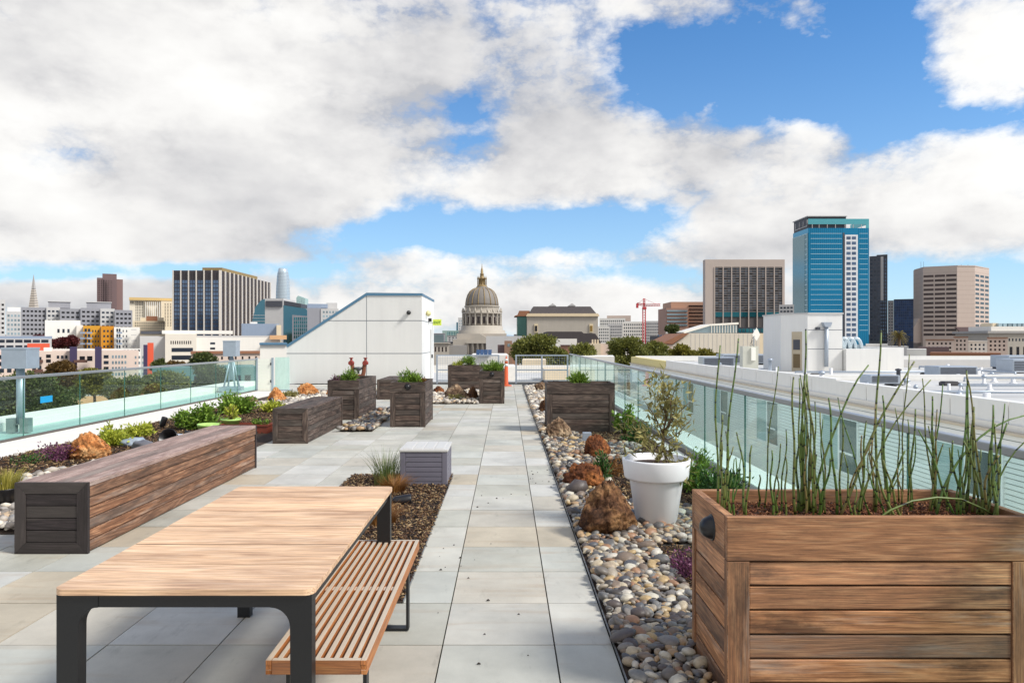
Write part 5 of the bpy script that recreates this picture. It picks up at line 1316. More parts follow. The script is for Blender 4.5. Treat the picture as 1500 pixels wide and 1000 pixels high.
# ---- left side city, near to far
B = Bld('tan_shed', 'tan flat roofed low building seen through the left glass', 130, 150)
ab = B.box('wall', 95, 166, 580, None, C_TAN, 14); B.box('roof', 94, 167, 574, 580, C_LGREY, 15); B.done()
B = Bld('tan_shed', 'small tan and brick building further right through the glass', 240, 170)
ab = B.box('wall', 200, 290, 568, None, C_TILE, 14); B.box('wall', 222, 236, 562, None, C_TAN, 6, 168); B.done()
B = Bld('teal_hall', 'low dark teal building seen through the glass below the tiled roof', 300, 200)
ab = B.box('wall', 225, 378, 538, None, M('teal_wall', (92, 128, 130), .6, .1, .3), 20); B.pw(235, 370, 548, 562, 9, 1, .6, .7, W_DK, ab); B.done()
B = Bld('low_gray_building', 'low gray building with a long window band at the left edge', 35, 300)
ab = B.box('wall', -70, 78, 496, None, C_LGREY, 40); B.box('roof', -71, 79, 492, 496, C_BGREY, 41); B.pw(-60, 72, 497, 502, 10, 1, .85, .9, W_DK, ab); B.pw(-60, 72, 505, 511, 10, 1, .8, .8, W_DK, ab); B.done()
# townhouse row with purple blocks
B = Bld('townhouse_row', 'long pale pink townhouse row with two dark purple blocks', 100, 250)
ab = B.box('wall', -80, 212, 514, None, C_PINK, 18)
B.box('purple_block', 102, 113, 508, None, C_PUR, 8, 247); B.box('purple_block', 139, 149, 508, None, C_PUR, 8, 247)
B.box('roof_block', 64, 76, 509, 515, C_WHITE, 6, 252)
B.pw(-60, 30, 518, 548, 8, 3, .6, .6, W_DK, ab); B.pw(46, 62, 520, 546, 2, 2, .7, .6, W_DK, ab); B.pw(66, 76, 518, 532, 1, 2, .7, .7, W_BK, ab); B.pw(82, 100, 519, 534, 3, 2, .6, .6, W_DK, ab)
B.pw(115, 137, 520, 530, 2, 1, .7, .7, W_BK, ab); B.pw(151, 160, 518, 552, 1, 4, .8, .55, W_DK, ab); B.pw(163, 186, 518, 552, 5, 4, .6, .5, W_PL, ab); B.pw(196, 212, 519, 552, 3, 4, .45, .45, W_PL, ab)
for px0, px1, py in ((48, 63, 527), (108, 128, 527), (-6, 14, 527), (48, 63, 541)):
    B.box('balcony', px0, px1, py, py + 4, M('brown_balcony', (96, 66, 56), .7), 1.5, 247.5)
B.done()
B = Bld('orange_tower', 'narrow orange red and purple stair tower beside the townhouses', 218, 245)
B.box('wall', 210, 216, 505, None, C_PUR, 8); B.box('wall', 216.05, 225, 502, None, C_RED, 8, 246); B.done()
B = Bld('red_block', 'orange red block on the roofs behind the grey metal box', 55, 285); B.box('wall', 40, 73, 503, None, C_RED, 10); B.done()
B = Bld('white_apartments', 'white apartment block with an ochre yellow front and small balconies', 140, 340)
ab0 = B.box('wall', 66, 118, 469, None, C_WHITE, 20, 345); ab = B.box('ochre_wall', 122, 148, 477, None, C_YEL, 20); ab2 = B.box('ochre_wall', 148.1, 167, 477.5, None, M('deep_ochre_render', (204, 136, 24), .8), 18, 339); B.box('wall', 112, 121.9, 476, None, C_WHITE, 20, 343); ab3 = B.box('wall', 167.1, 205, 479, None, C_WHITE, 20, 341)
B.pw(82, 104, 481, 488, 3, 1, .45, .8, W_DK, ab0); B.pw(134, 146, 481, 511, 3, 4, .45, .42, W_DK, ab); B.pw(150, 166, 481, 511, 3, 4, .5, .42, W_DK, ab2); B.pw(178, 188, 481, 511, 2, 4, .3, .4, W_DK, ab3)
for py in (483, 491, 499, 507):
    for px in (117, 127, 171): 
        B.box('balcony', px, px + 8, py + 3, py + 5.5, C_BGREY, 1.6, 336); 
    B.pw(170, 177, py - 2, py + 3, 2, 1, .7, .9, W_DK, ab3); B.pw(123, 133, py - 2, py + 3, 2, 1, .7, .9, W_DK, ab); B.box('balcony', 192, 200, py - 1, py + .4, C_LGREY, 1.6, 338)
B.done()
B = Bld('long_white_block', 'low long white roofline in front of the white apartments', 140, 300); ab = B.box('wall', 74, 208, 511, None, C_WHITE, 8); B.pw(180, 206, 511.5, 515, 5, 1, .6, .7, W_DK, ab); B.done()
# grey apartment complex
B = Bld('grey_apartments', 'long grey apartment complex with dark balconies and flat roof blocks', 110, 470)
for px0, px1, pt, m, Y in ((31, 68, 450, C_GREY, 470), (68.05, 88, 450, C_LGREY, 474), (88.05, 118, 452, C_GREY, 470), (118.05, 147, 451, C_GREY, 473), (147.05, 168, 452, C_LGREY, 470), (168.05, 194, 454, C_GREY, 468)):
    ab = B.box('wall', px0, px1, pt, None, m, 25, Y); k = max(2, int((px1 - px0) / 6)); B.pw(px0 + 1, px1 - 1, pt + 2.5, pt + 42, k, 6, .62, .42, W_BK if m is C_GREY else W_DK, ab)
for px0, px1, pt in ((71, 103, 442), (127, 163, 443)):
    B.box('roof_block', px0, px1, pt, pt + 9, C_GREY, 12, 478); B.box('roof_slab', px0 - 1, px1 + 1, pt - 1, pt, C_LGREY, 13, 477.5)
B.done()
B = Bld('edge_apartments', 'grey balconied apartment tower cut off by the left picture edge', -20, 440); ab = B.box('wall', -70, 8.5, 438, None, C_LGREY, 18); B.pw(-66, 7, 442, 490, 12, 7, .6, .45, W_BK, ab); B.done()
B = Bld('grey_green_block', 'pale grey green apartment block with a curved top at the left edge', 20, 520); ab = B.box('wall', 9, 31, 456, None, C_LGREY, 18); B.box('roof_block', 11, 30, 450, 456, C_WHITE, 10, 523); B.pw(10, 30, 459, 492, 4, 5, .6, .5, W_PL, ab); B.done()
# pointed pyramid tower
B = Bld('pyramid_tower', 'pale slender pyramid skyscraper with a pointed spire', 49, 2600, 'skyscraper')
x, Y = B.P(49.3, 2600); z = lambda py: wz(py, 2600); hw = 34
def frust(nm, hw0, z0, hw1, z1, mat):
    bm = bmesh.new(); a = [bm.verts.new((x + sx * hw0, Y + sy * hw0, z0)) for sx, sy in ((-1, -1), (1, -1), (1, 1), (-1, 1))]
    c = [bm.verts.new((x + sx * hw1, Y + sy * hw1, z1)) for sx, sy in ((-1, -1), (1, -1), (1, 1), (-1, 1))]
    for i in range(4): bm.faces.new((a[i], a[(i + 1) % 4], c[(i + 1) % 4], c[i]))
    bm.faces.new(c); bm.faces.new(a[::-1]); return part(nm, bm, mat, B.root)
k = 11.2 / (z(403) - z(450)); hwat = lambda zz: max(.6, (z(402) - zz) * k)
m_pyr = M('pale_quartz_cladding', (214, 202, 186), .7, .06, .01)
zz = ZG
frust('spire', hwat(z(423)), z(423), .5, z(402.5), M('grey_spire_cladding', (176, 172, 168), .6))
lv = [ZG + (z(423) - ZG) * i / 34 for i in range(35)]
for a, b in zip(lv, lv[1:]): frust('storey', hwat(a), a, hwat(a + (b - a) * .55), a + (b - a) * .55, m_pyr)
frust('window_core', hwat(ZG) * .975, ZG, hwat(z(423)) * .95, z(423) - .5, M('dark_window_core', (110, 104, 104), .5))
B.done()
B = Bld('brown_skyscraper', 'tall dark brown granite skyscraper with stepped top and bay windows', 160, 2200, 'skyscraper')
ab = B.box('wall', 142, 165, 407, None, C_BROWN, 60); B.box('wall', 165.1, 180, 409, None, M('warm_brown_granite', (128, 102, 98), .6), 50, 2230); B.box('wall', 150, 171, 401, None, C_BROWN, 40, 2215)
B.pw(142.5, 164.5, 410, 452, 9, 16, .55, .72, W_BR, ab); 
for i in range(9): B.box('granite_rib', 142.6 + 2.5 * i, 143.3 + 2.5 * i, 408, None, C_BROWN, 2, 2196)
B.done()
B = Bld('cream_hotel', 'cream hotel slab with golden top band behind the grey apartments', 220, 1200); ab = B.box('wall', 190, 236, 440, None, M('pale_cream_stone', (222, 212, 192), .8, .06, .05), 30); ab2 = B.box('wall', 236.1, 253, 441, None, C_CREAM, 26, 1205)
B.box('top_band', 189.5, 253, 436, 440, M('golden_cornice', (206, 176, 118), .7), 30, 1198); B.pw(198, 210, 441, 478, 5, 16, .55, .6, W_BK, ab); B.pw(190.5, 196, 441.5, 444, 2, 1, .6, .9, W_BK, ab); B.pw(240, 252, 444, 478, 3, 16, .4, .5, W_BR, ab2)
for i in range(8): B.box('rib', 213 + 2.9 * i, 214 + 2.9 * i, 442, 480, C_WHITE, 2, 1196)
B.done()
B = Bld('ornate_block', 'cream ornate old building with a scalloped gable and tiled roof', 218, 640); ab = B.box('wall', 195, 242, 470, None, C_CREAM, 18); B.pw(197, 241, 471.5, 490, 14, 5, .4, .5, W_BR, ab)
B.box('gable', 206, 214, 465, 470, C_CREAM, 5, 640); B.box('gable', 231, 240, 465, 470, C_CREAM, 5, 640); B.box('roof', 214.1, 230.9, 463, 470, C_TILE, 8, 644); B.done()
# federal tower
def federal():
    B = Bld('office_slab', 'wide dark glass office slab with thin white vertical fins', 300, 600, 'office building', x=-262, y=660)
    x0, x1, y0, y1, zt = wx(254, 600), wx(322, 600), 600, 726, wz(396, 600)
    bm = bmesh.new(); box(bm, x0, x1, y0, y1, ZG, zt); part('wall', bm, M('dark_bronze_panel', (66, 60, 64), .5, .08, .1), B.root)
    bm = bmesh.new(); box(bm, x0 + 22, x1 - .5, y0 + 6, y0 + 92, zt, zt + 3.0); part('roof_block', bm, M('dull_gold_screen', (150, 128, 84), .6, .1, .1), B.root)
    fl = 17; zw = zt - 8
    B.wins((x0, y0), (x1, y0), zw - fl * 3.4, zw, 6, fl, .86, .8, W_BL, out=.1)
    B.wins((x1, y0), (x1, y1), zw - fl * 3.4, zw, 13, fl, .7, .6, W_BR, nm='side_window', out=.1)
    mf = M('white_fin', (222, 214, 204), .7, .05, .2)
    for i in range(7):
        bm = bmesh.new(); xx = x0 + (x1 - x0) * i / 6; box(bm, xx - .38, xx + .38, y0 - 1.2, y0 - .35, ZG, zt + .2); part('fin', bm, mf, B.root)
    for i in range(14):
        for o in (-.0, ):
            bm = bmesh.new(); yy = y0 + (y1 - y0) * i / 13; box(bm, x1 + .35, x1 + 1.3, yy - .7, yy + .7, ZG, zt + .2); part('fin', bm, mf, B.root)
    for i in range(18):
        for (a, b) in ((0, 1),):
            if i % 1 == 0:
                bm = bmesh.new(); xx = x0 + (x1 - x0) * (i + .5) / 18; box(bm, xx - .07, xx + .07, y0 - .5, y0 - .31, ZG, zt - .5); part('mullion', bm, M('bronze_mullion', (70, 66, 70), .5) if i == 0 else bpy.data.materials['bronze_mullion'], B.root)
    B.done()
federal()
B = Bld('grey_auditorium', 'pale grey windowless hall with a slotted upper wall and curved roof', 270, 330); ab0 = B.box('wall', 205, 242, 492, None, C_LGREY, 30, 331); ab = B.box('wall', 242.1, 288, 489, None, M('warm_white_stone', (222, 214, 200), .8, .06, .2), 30)
B.box('roof', 206, 240, 485, 489, C_DGREY, 14, 336); B.box('roof_block', 238, 342, 484, 489, C_WHITE, 20, 338); B.pw(249, 281, 499, 504, 10, 1, .45, .95, W_BK, ab); B.pw(251, 283, 509, 515.5, 1, 1, .98, .9, W_DK, ab); B.pw(251, 283, 520, 527, 1, 1, .98, .9, W_DK, ab); B.done()
B = Bld('long_white_hall', 'long white plain hall behind the small tiled roof building', 340, 345); ab = B.box('wall', 288.1, 412, 494, None, C_WHITE, 25); B.box('roof', 288.1, 412, 491.5, 494, C_LGREY, 26); B.pw(307, 316, 499, 514, 1, 2, .8, .4, W_DK, ab)
B.box('roof_block', 395, 420, 491, 497, C_TAN, 12, 343); B.done()
B = Bld('tiled_building', 'low pinkish building with brown tiled roof edge behind the left glass', 330, 235); ab = B.box('wall', 281, 385, 518, None, C_PINK, 12); B.box('roof', 280, 386, 514.5, 518, C_TILE, 13, 234.5); B.pw(310, 380, 521, 527, 7, 1, .25, .7, W_BR, ab); B.done()
B = Bld('white_shed', 'plain white building with a blue grey coping left of the stair house', 398, 60); B.box('wall', 381, 420, 505, None, C_WHITE, 8); B.box('coping', 380, 421, 502, 505, m_bluecap, 9, 59.8); B.done()
B = Bld('glass_office', 'blue glass office block with a slanted side and grey centre panel', 410, 520)
Y = 520
def slab(nm, pts, mat, d=30, Yy=520):
    bm = bmesh.new(); poly_extrude(bm, [(wx(px, Yy), Yy, wz(py, Yy) if py else ZG) for px, py in pts], (0, d, 0)); part(nm, bm, mat, B.root)
slab('slanted_glass', [(368.5, 0), (368.5, 474), (374, 450), (382, 440), (388, 437.5), (388, 0)], C_TEALG); slab('centre_panel', [(388.05, 0), (388.05, 437), (415, 437), (415, 0)], C_LGREY)
slab('louvre_band', [(389, 449), (389, 440.5), (413, 440.5), (413, 449)], C_DGREY, 1, 519); slab('glass_wing', [(415.05, 0), (415.05, 447), (448, 452), (452, 458), (452, 0)], C_TEALG); slab('roof', [(415.1, 447), (415.1, 440), (441, 445), (441, 450.5)], C_DGREY, 28, 521)
slab('grey_frame', [(428, 0), (428, 461), (452.5, 463), (452.5, 0)], C_GREY, 1, 519); B.wins((wx(430, 519), 519), (wx(451, 519), 519), wz(496, 519), wz(464, 519), 7, 6, .6, .8, W_TL, out=.1)
for i in range(9): slab('floor_band', [(369, 462 + i * 4.4), (369, 461.4 + i * 4.4), (387.5, 461.4 + i * 4.4), (387.5, 462 + i * 4.4)], C_LGREY, .4, 519.5)
B.done()
B = Bld('blue_grey_box', 'plain blue grey box building in front of the glass office', 382, 420); B.box('wall', 354, 409, 474, None, C_BGREY, 30); B.box('roof_unit', 367, 377, 471.5, 474, C_WHITE, 6, 424); B.box('wall', 405, 412, 476, None, C_CREAM, 6, 418); B.done()
def rounded_tower():
    Y = 2900; x = wx(414.5, Y); root = empty('rounded_skyscraper', (x, Y, ZG), 'tall pale silver skyscraper with rounded tapering top', 'skyscraper'); z = lambda py: wz(py, Y)
    bm = bmesh.new(); prof = [(27.5, ZG), (27.5, z(450)), (27, z(430)), (25.5, z(418)), (23, z(406)), (19.5, z(397)), (16.5, z(393)), (0, z(393))]
    lathe(bm, [(r * 1.02, zz) for r, zz in prof], 32, (x, Y, 0)); part('wall', bm, C_SILV, root)  # pale cladding colour stands in for distance haze
    bm = bmesh.new()
    for i in range(24):
        zz = z(450) + (z(398) - z(450)) * i / 24; r = np.interp(zz, [p[1] for p in prof[:-1]], [p[0] for p in prof[:-1]])
        lathe(bm, [(r * 1.03, zz), (r * 1.045, zz + .6), (r * 1.03, zz + 3.0)], 32, (x, Y, 0), closed=False)
    part('floor_band', bm, M('pale_floor_band', (170, 182, 192), .5), root)
rounded_tower()
B = Bld('sliver_tower', 'small pale green glass tower with a sloping top', 440, 2500, 'skyscraper'); 
bm = bmesh.new(); poly_extrude(bm, [(wx(px, 2500), 2500, wz(py, 2500) if py else ZG) for px, py in ((434, 0), (434, 436), (436.5, 433), (447, 437), (447, 0))], (0, 40, 0)); part('wall', bm, M('pale_green_glass', (170, 200, 196), .25, .1, .01, metal=.3), B.root); B.wins((wx(435, 2500), 2500), (wx(446, 2500), 2500), wz(449, 2500), wz(437.5, 2500), 4, 6, .5, .5, W_PL); B.done()
B = Bld('grey_office', 'grey office building left of the stair house roof slope', 475, 480); ab = B.box('wall', 450, 470, 451, None, C_GREY, 25); ab2 = B.box('wall', 470.1, 496, 452, None, C_LGREY, 25, 482); B.box('roof_block', 450, 480, 445, 451, C_BGREY, 14, 486); B.box('roof_block', 478, 494, 443.5, 452, C_LGREY, 12, 490); B.pw(472, 495, 454, 490, 5, 6, .55, .5, W_PL, ab2); B.done()

# ---- domed city hall
def domed_hall():
    Y = 680; cx = wx(706, Y); k = Y / F; z = lambda py: wz(py, Y)
    root = empty('domed_hall', (cx, Y, ZG), 'grand grey stone hall with a ribbed dome, gilded lantern and spire', 'city hall')
    c = (cx, Y, 0)
    def L(nm, prof, mat, n=40):
        bm = bmesh.new(); lathe(bm, [(r * k, z(py)) for r, py in prof], n, c); return part(nm, bm, mat, root)
    L('base_drum', [(36, 500), (36, 488), (34, 487), (34, 484), (30.5, 483), (30.5, 478), (29.5, 477.5), (29, 477)], C_STONE)
    L('drum', [(25.5, 477), (25.5, 459), (0, 459)], M('shaded_granite', (176, 168, 158), .8, .1, .2))
    L('entablature', [(26, 460.5), (29.2, 460), (29.4, 458), (26, 457.5), (25, 457), (25, 450), (26, 449.5), (26, 448.3), (24.4, 448), (0, 448)], C_STONE)
    dome = L('dome', [(24, 448.2), (23.8, 444), (22.8, 438), (20.8, 432), (17.6, 427), (13.5, 423.8), (9.5, 422), (8.6, 421.5), (8.6, 420.2), (0, 420)], C_LEAD, 48)
    prof = [(24, 448.2), (23.8, 444), (22.8, 438), (20.8, 432), (17.6, 427), (13.5, 423.8), (9.5, 422)]
    for i in range(16):
        a = 2 * math.pi * (i + .5) / 16; bm = bmesh.new()
        tube(bm, [(cx + (r + .25) * k * math.cos(a), Y + (r + .25) * k * math.sin(a), z(py)) for r, py in prof], .42, 5); part('gilded_rib', bm, C_GOLD, dome)
    for i in range(20):
        a = 2 * math.pi * i / 20
        for r, nm in ((28.0, 'column'),):
            bm = bmesh.new(); lathe(bm, [(.95, z(476.8)), (.8, z(475.5)), (.75, z(461.5)), (1.0, z(460.6))], 8, (cx + r * k * math.cos(a), Y + r * k * math.sin(a), 0)); part('column', bm, C_STONE, root)
        b = a + math.pi / 20; p = Vector((cx + 25.6 * k * math.cos(b), Y + 25.6 * k * math.sin(b), 0)); rz = b + math.pi / 2
        bm = bmesh.new(); vs = box(bm, -1.2, 1.2, -.3, .3, z(474), z(464.5)); bmesh.ops.transform(bm, matrix=Matrix.Translation(p) @ Matrix.Rotation(rz, 4, 'Z'), verts=bm.verts); part('window', bm, W_BR, root)
        bm = bmesh.new(); lathe(bm, [(.9, z(458)), (.9, z(455)), (.5, z(453.5)), (.25, z(451.5)), (0, z(450.5))], 8, (cx + 28.4 * k * math.cos(a), Y + 28.4 * k * math.sin(a), 0)); part('finial', bm, C_STONE, root)
    lan = L('lantern', [(7.6, 421), (7.2, 418), (5.2, 417.5), (4.4, 416), (4.2, 409), (5.6, 408.5), (5.4, 407.5), (3.2, 406.8), (2.6, 402), (3.3, 401.5), (2.0, 400.5), (1.5, 394), (.9, 393.5), (.35, 389), (.3, 386.5), (0, 386)], C_GOLD, 16)
    for i in range(8):
        a = 2 * math.pi * i / 8; bm = bmesh.new(); lathe(bm, [(.45, z(417.5)), (.4, z(409)), (.7, z(408.5)), (.3, z(406)), (0, z(404))], 6, (cx + 6.2 * k * math.cos(a), Y + 6.2 * k * math.sin(a), 0)); part('colonnette', bm, C_GOLD, lan)
    def bx(nm, p0, p1, t, b, d0, d1, mat=C_STONE):
        bm = bmesh.new(); box(bm, wx(p0, Y), wx(p1, Y), Y + d0, Y + d1, z(b), z(t)); return part(nm, bm, mat, root)
    bx('wall', 668, 752, 497, 560, -40, 40); bx('wall', 632, 790, 503, 560, -30, 40); bx('roof', 634, 788, 500.5, 502.95, -27, 37, C_DGREY); bx('attic', 672, 742, 489, 496.95, -28, 28, bpy.data.materials['shaded_granite'])
    bm = bmesh.new(); y = Y - 46
    poly_extrude(bm, [(wx(683, y), y, wz(500.5, y)), (wx(723, y), y, wz(500.5, y)), (wx(703, y), y, wz(488.5, y))], (0, 20, 0)); part('pediment', bm, C_STONE, root)
    bm = bmesh.new(); box(bm, wx(683, y), wx(723, y), y - .8, y + 10, wz(502.8, y), wz(500.4, y)); part('cornice', bm, C_STONE, root)
    for i in range(6):
        px = 685 + 7.2 * i; bm = bmesh.new(); lathe(bm, [(1.2, wz(525, y)), (1.0, wz(503.5, y)), (1.3, wz(502.9, y))], 10, (wx(px, y), y + .8, 0)); part('column', bm, C_STONE, root)
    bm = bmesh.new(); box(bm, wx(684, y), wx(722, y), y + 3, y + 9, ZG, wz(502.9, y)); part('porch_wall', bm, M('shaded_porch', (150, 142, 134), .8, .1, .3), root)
domed_hall()
B = Bld('stone_annex', 'grey stone annex with slate roof right of the stair house', 640, 420); ab = B.box('wall', 622, 658, 503, None, C_STONE, 20); B.box('wall', 658.1, 684, 506, None, M('grey_stone_wing', (150, 146, 142), .8, .1, .2), 20, 425); B.box('cornice', 621, 660, 501.5, 503, C_STONE, 21, 419); B.box('roof', 626, 650, 490, 501.4, M('slate_green_roof', (96, 112, 116), .8), 10, 424); B.pw(630, 656, 507, 516, 5, 1, .4, .8, W_BR, ab); B.done()
B = Bld('glass_bank', 'small green glass and stone block left of the dome', 660, 900); ab = B.box('wall', 648, 675, 484, None, M('pale_green_panels', (150, 172, 164), .4, .1, .1, metal=.2), 20); B.pw(655, 674, 485, 497, 8, 1, .4, .9, W_TL, ab); B.done()
B = Bld('slim_tower', 'slim pale tower half hidden behind the left side of the dome', 675, 1300); ab = B.box('wall', 671, 682, 465, None, C_LGREY, 20); B.box('glass_side', 668.5, 670.9, 472, None, C_TEALG, 18, 1302); B.pw(672, 681, 468, 495, 3, 7, .5, .5, W_PL, ab); B.done()
B = Bld('solar_house', 'low building with tilted dark blue solar panels on its roof', 708, 75); B.box('wall', 690, 745, 520, None, C_WHITE, 10)
bm = bmesh.new()
for i in range(4): 
    a, b = wx(697 + 5.8 * i, 74), wx(702.4 + 5.8 * i, 74); poly_extrude(bm, [(a, 74.5, wz(520, 74.5)), (b, 74.5, wz(520, 74.5)), (b, 76, wz(512, 75.5)), (a, 76, wz(512, 75.5))], (0, .06, -.06))
part('solar_panel', bm, W_BL, B.root); B.done()
B = Bld('brown_house', 'small brown flat roofed house between the dome and the trees', 745, 160); B.box('wall', 729, 739, 505, None, C_BROWN, 8, 162); ab = B.box('wall', 738.9, 750, 499, None, M('brown_clapboard', (150, 118, 98), .8), 8); B.box('wall', 750.1, 760, 503, None, M('tan_clapboard', (166, 128, 104), .8), 8, 161); B.pw(743, 748, 503, 508, 1, 1, .8, .8, W_PL, ab); B.done()
B = Bld('pale_long_roof', 'long pale grey roof block behind the brown house', 735, 240); B.box('wall', 712, 770, 492, None, C_LGREY, 14); B.box('wall', 640, 720, 522, None, C_WHITE, 10, 120); B.done()
# ---- opera like hall
def opera():
    Y = 380; B = Bld('opera_hall', 'blank grey stone hall with a dark mansard roof and pale cornice', 822, Y); r = B.root
    def slab(nm, pts, mat, d, Yy=Y):
        bm = bmesh.new(); poly_extrude(bm, [(wx(px, Yy), Yy, wz(py, Yy) if py else ZG) for px, py in pts], (0, d, 0)); return part(nm, bm, mat, r)
    slab('wall', [(772, 0), (772, 463), (876, 463), (876, 0)], C_STONE, 40)
    slab('cornice', [(771, 463.2), (771.5, 461), (773, 459), (876, 459), (877.5, 461), (878, 463.2)], M('cream_cornice', (226, 206, 172), .8, .08, .3), 42, Y - 1)
    bm = bmesh.new(); a = [(wx(776, Y), Y + 1, wz(459, Y)), (wx(874, Y), Y + 1, wz(459, Y)), (wx(874, Y), Y + 38, wz(459, Y)), (wx(776, Y), Y + 38, wz(459, Y))]
    b_ = [(wx(782, Y), Y + 6, wz(448, Y)), (wx(867, Y), Y + 6, wz(448, Y)), (wx(867, Y), Y + 33, wz(448, Y)), (wx(782, Y), Y + 33, wz(448, Y))]
    va, vb = [bm.verts.new(p) for p in a], [bm.verts.new(p) for p in b_]
    for i in range(4): bm.faces.new((va[i], va[(i + 1) % 4], vb[(i + 1) % 4], vb[i]))
    bm.faces.new(vb); bm.faces.new(va[::-1]); part('roof', bm, C_ROOF, r)
    for px in (809.5, 838): slab('roof_gable', [(px - 5.5, 448), (px, 444), (px + 5.5, 448)], C_LGREY, 8, Y + 14)
    slab('glass_wall', [(757.5, 0), (757.5, 464), (771.9, 464), (771.9, 0)], winmat('green_glass_wall', (70, 112, 104), .4, .15), 20, Y + 6); slab('side_roof', [(753.5, 463), (754, 462.2), (758, 461), (760.5, 455), (776, 455), (776, 463)], C_TILE, 24, Y + 5)
    for px, m in ((785.2, W_BK), (866, M('amber_pane', (140, 110, 50), .5))):
        f = slab('window_frame', [(px - 2.6, 487), (px - 2.6, 474.5), (px + 2.6, 474.5), (px + 2.6, 487)], M('cream_surround', (224, 206, 170), .8) if px < 800 else bpy.data.materials['cream_surround'], .5, Y - .5)
        bm = bmesh.new(); box(bm, wx(px - 1.7, Y), wx(px + 1.7, Y), Y - .7, Y - .52, wz(485, Y), wz(477, Y)); part('pane', bm, m, f)
    Y2 = 300
    slab('low_roof', [(783, 500), (790, 488.5), (800, 488), (802, 485.5), (852, 485.5), (855, 488), (872, 488.5), (880, 500), (880, 0), (783, 0)], C_ROOF, 30, Y2)
    B.done()
    B = Bld('white_long_house', 'long white building below the mansard hall with three small chimneys', 840, 200); ab = B.box('wall', 770, 845, 496, None, C_WHITE, 12); B.box('wall', 845.1, 880, 503, None, C_CREAM, 12, 198); B.box('wall', 880.1, 905, 503, None, C_PINK, 12, 199)
    for px in (868, 872, 876): B.box('chimney', px - 1.2, px + 1.2, 497, 503, C_CREAM, .6, 198.5)
    B.done()
    B = Bld('brown_hut', 'small square brown roof hut between two trees', 828, 120); B.box('wall', 821, 835, 506, None, M('pinkish_brown', (166, 122, 100), .8), 4); B.box('roof', 820.5, 835.5, 505, 506, C_BROWN, 4.4, 119.8); B.done()
    B = Bld('low_white_gable', 'low cream roofed house seen through the far fence', 775, 85); B.box('wall', 765, 800, 527, None, C_CREAM, 6); B.box('wall', 838, 900, 522, None, C_WHITE, 8, 88); B.done()
opera()
B = Bld('white_offices', 'stepped white office blocks with rows of tiny windows behind the crane', 920, 620)
for px0, px1, pt, Y, m in ((876, 893, 478, 620, C_WHITE), (890, 912, 474, 640, C_LGREY), (912.1, 945, 471, 640, C_WHITE), (878, 916, 466, 700, C_WHITE), (944, 972, 470, 660, C_LGREY)):
    ab = B.box('wall', px0, px1, pt, None, m, 18, Y); B.pw(px0 + 1, px1 - 1, pt + 2, 502, max(4, int((px1 - px0) / 3)), max(4, int((502 - pt) / 4.5)), .5, .5, W_DK, ab)
B.box('roof_block', 889, 924, 462, 470, C_BEIGE, 16, 720); B.done()
B = Bld('blue_roof_house', 'dark blue and white houses right of the crane mast', 965, 300); ab = B.box('wall', 952, 975, 492, None, C_DGREY, 10); B.box('wall', 975.1, 1012, 484, None, C_WHITE, 10, 305); B.pw(963, 974, 489, 503, 3, 3, .5, .5, W_BL, ab); B.done()
def crane():
    Y = 450; x = wx(943.5, Y); z = lambda py: wz(py, Y); k = Y / F; m = M('red_crane_paint', (190, 52, 58), .5, .1, .3); root = empty('tower_crane', (x, Y, ZG), 'red tower crane with a short counterweight and long jib', 'crane')
    def lattice(nm, a, b, w, n, r=.16):
        a, b = Vector(a), Vector(b); d = (b - a).normalized(); u = d.cross(Vector((0, 1, 0))).normalized() * w / 2; v = d.cross(u).normalized() * w / 2; bm = bmesh.new(); cs = [u + v, u - v, -u - v, -u + v]
        for c in cs: tube(bm, [a + c, b + c], r, 4)
        for i in range(n):
            p, q = a.lerp(b, i / n), a.lerp(b, (i + 1) / n)
            for j in range(4): tube(bm, [p + cs[j], q + cs[(j + 1) % 4]], r * .7, 3)
        part(nm, bm, m, root)
    lattice('mast', (x, Y, ZG), (x, Y, z(452)), 1.7, 26); lattice('jib', (x, Y, z(447)), (wx(967, Y), Y, z(446.5)), 1.2, 10); lattice('counter_jib', (x, Y, z(446.5)), (wx(933, Y), Y, z(445)), 1.2, 5); lattice('apex', (x, Y, z(452)), (x, Y, z(437)), 1.0, 5)
    bm = bmesh.new(); box(bm, wx(932, Y), wx(935, Y), Y - .8, Y + .8, z(451), z(444.5), 0, .1); part('counterweight', bm, m, root)
    bm = bmesh.new(); box(bm, wx(941, Y), wx(946.5, Y), Y - 1.3, Y + 1.1, z(453), z(449.5), 0, .1); part('cab', bm, m, root)
    bm = bmesh.new(); tube(bm, [(x, Y, z(437.5)), (wx(962, Y), Y, z(445.7))], .08, 4); tube(bm, [(x, Y, z(437.5)), (wx(934, Y), Y, z(444.5))], .08, 4); part('stay_cable', bm, m, root)
crane()
B = Bld('pinkish_office', 'pinkish brown stepped office block with pale window bands', 1005, 560); mp = M('pinkish_brown_cladding', (164, 128, 112), .7, .06, .1); ab = B.box('wall', 976, 1008, 451, None, mp, 30, face=False); B.box('wall', 983, 1033, 442, None, M('warm_brown_cladding', (186, 146, 122), .7, .06, .1), 30, 566, face=False)
for i in range(5): B.box('window_band', 977, 1007, 454 + 5.2 * i, 456.4 + 5.2 * i, W_PL, .5, 559.4, face=False)
for i in range(7): B.box('window_band', 1009, 1032, 447 + 5 * i, 448.6 + 5 * i, W_BR, .5, 565.4, face=False)
B.done()
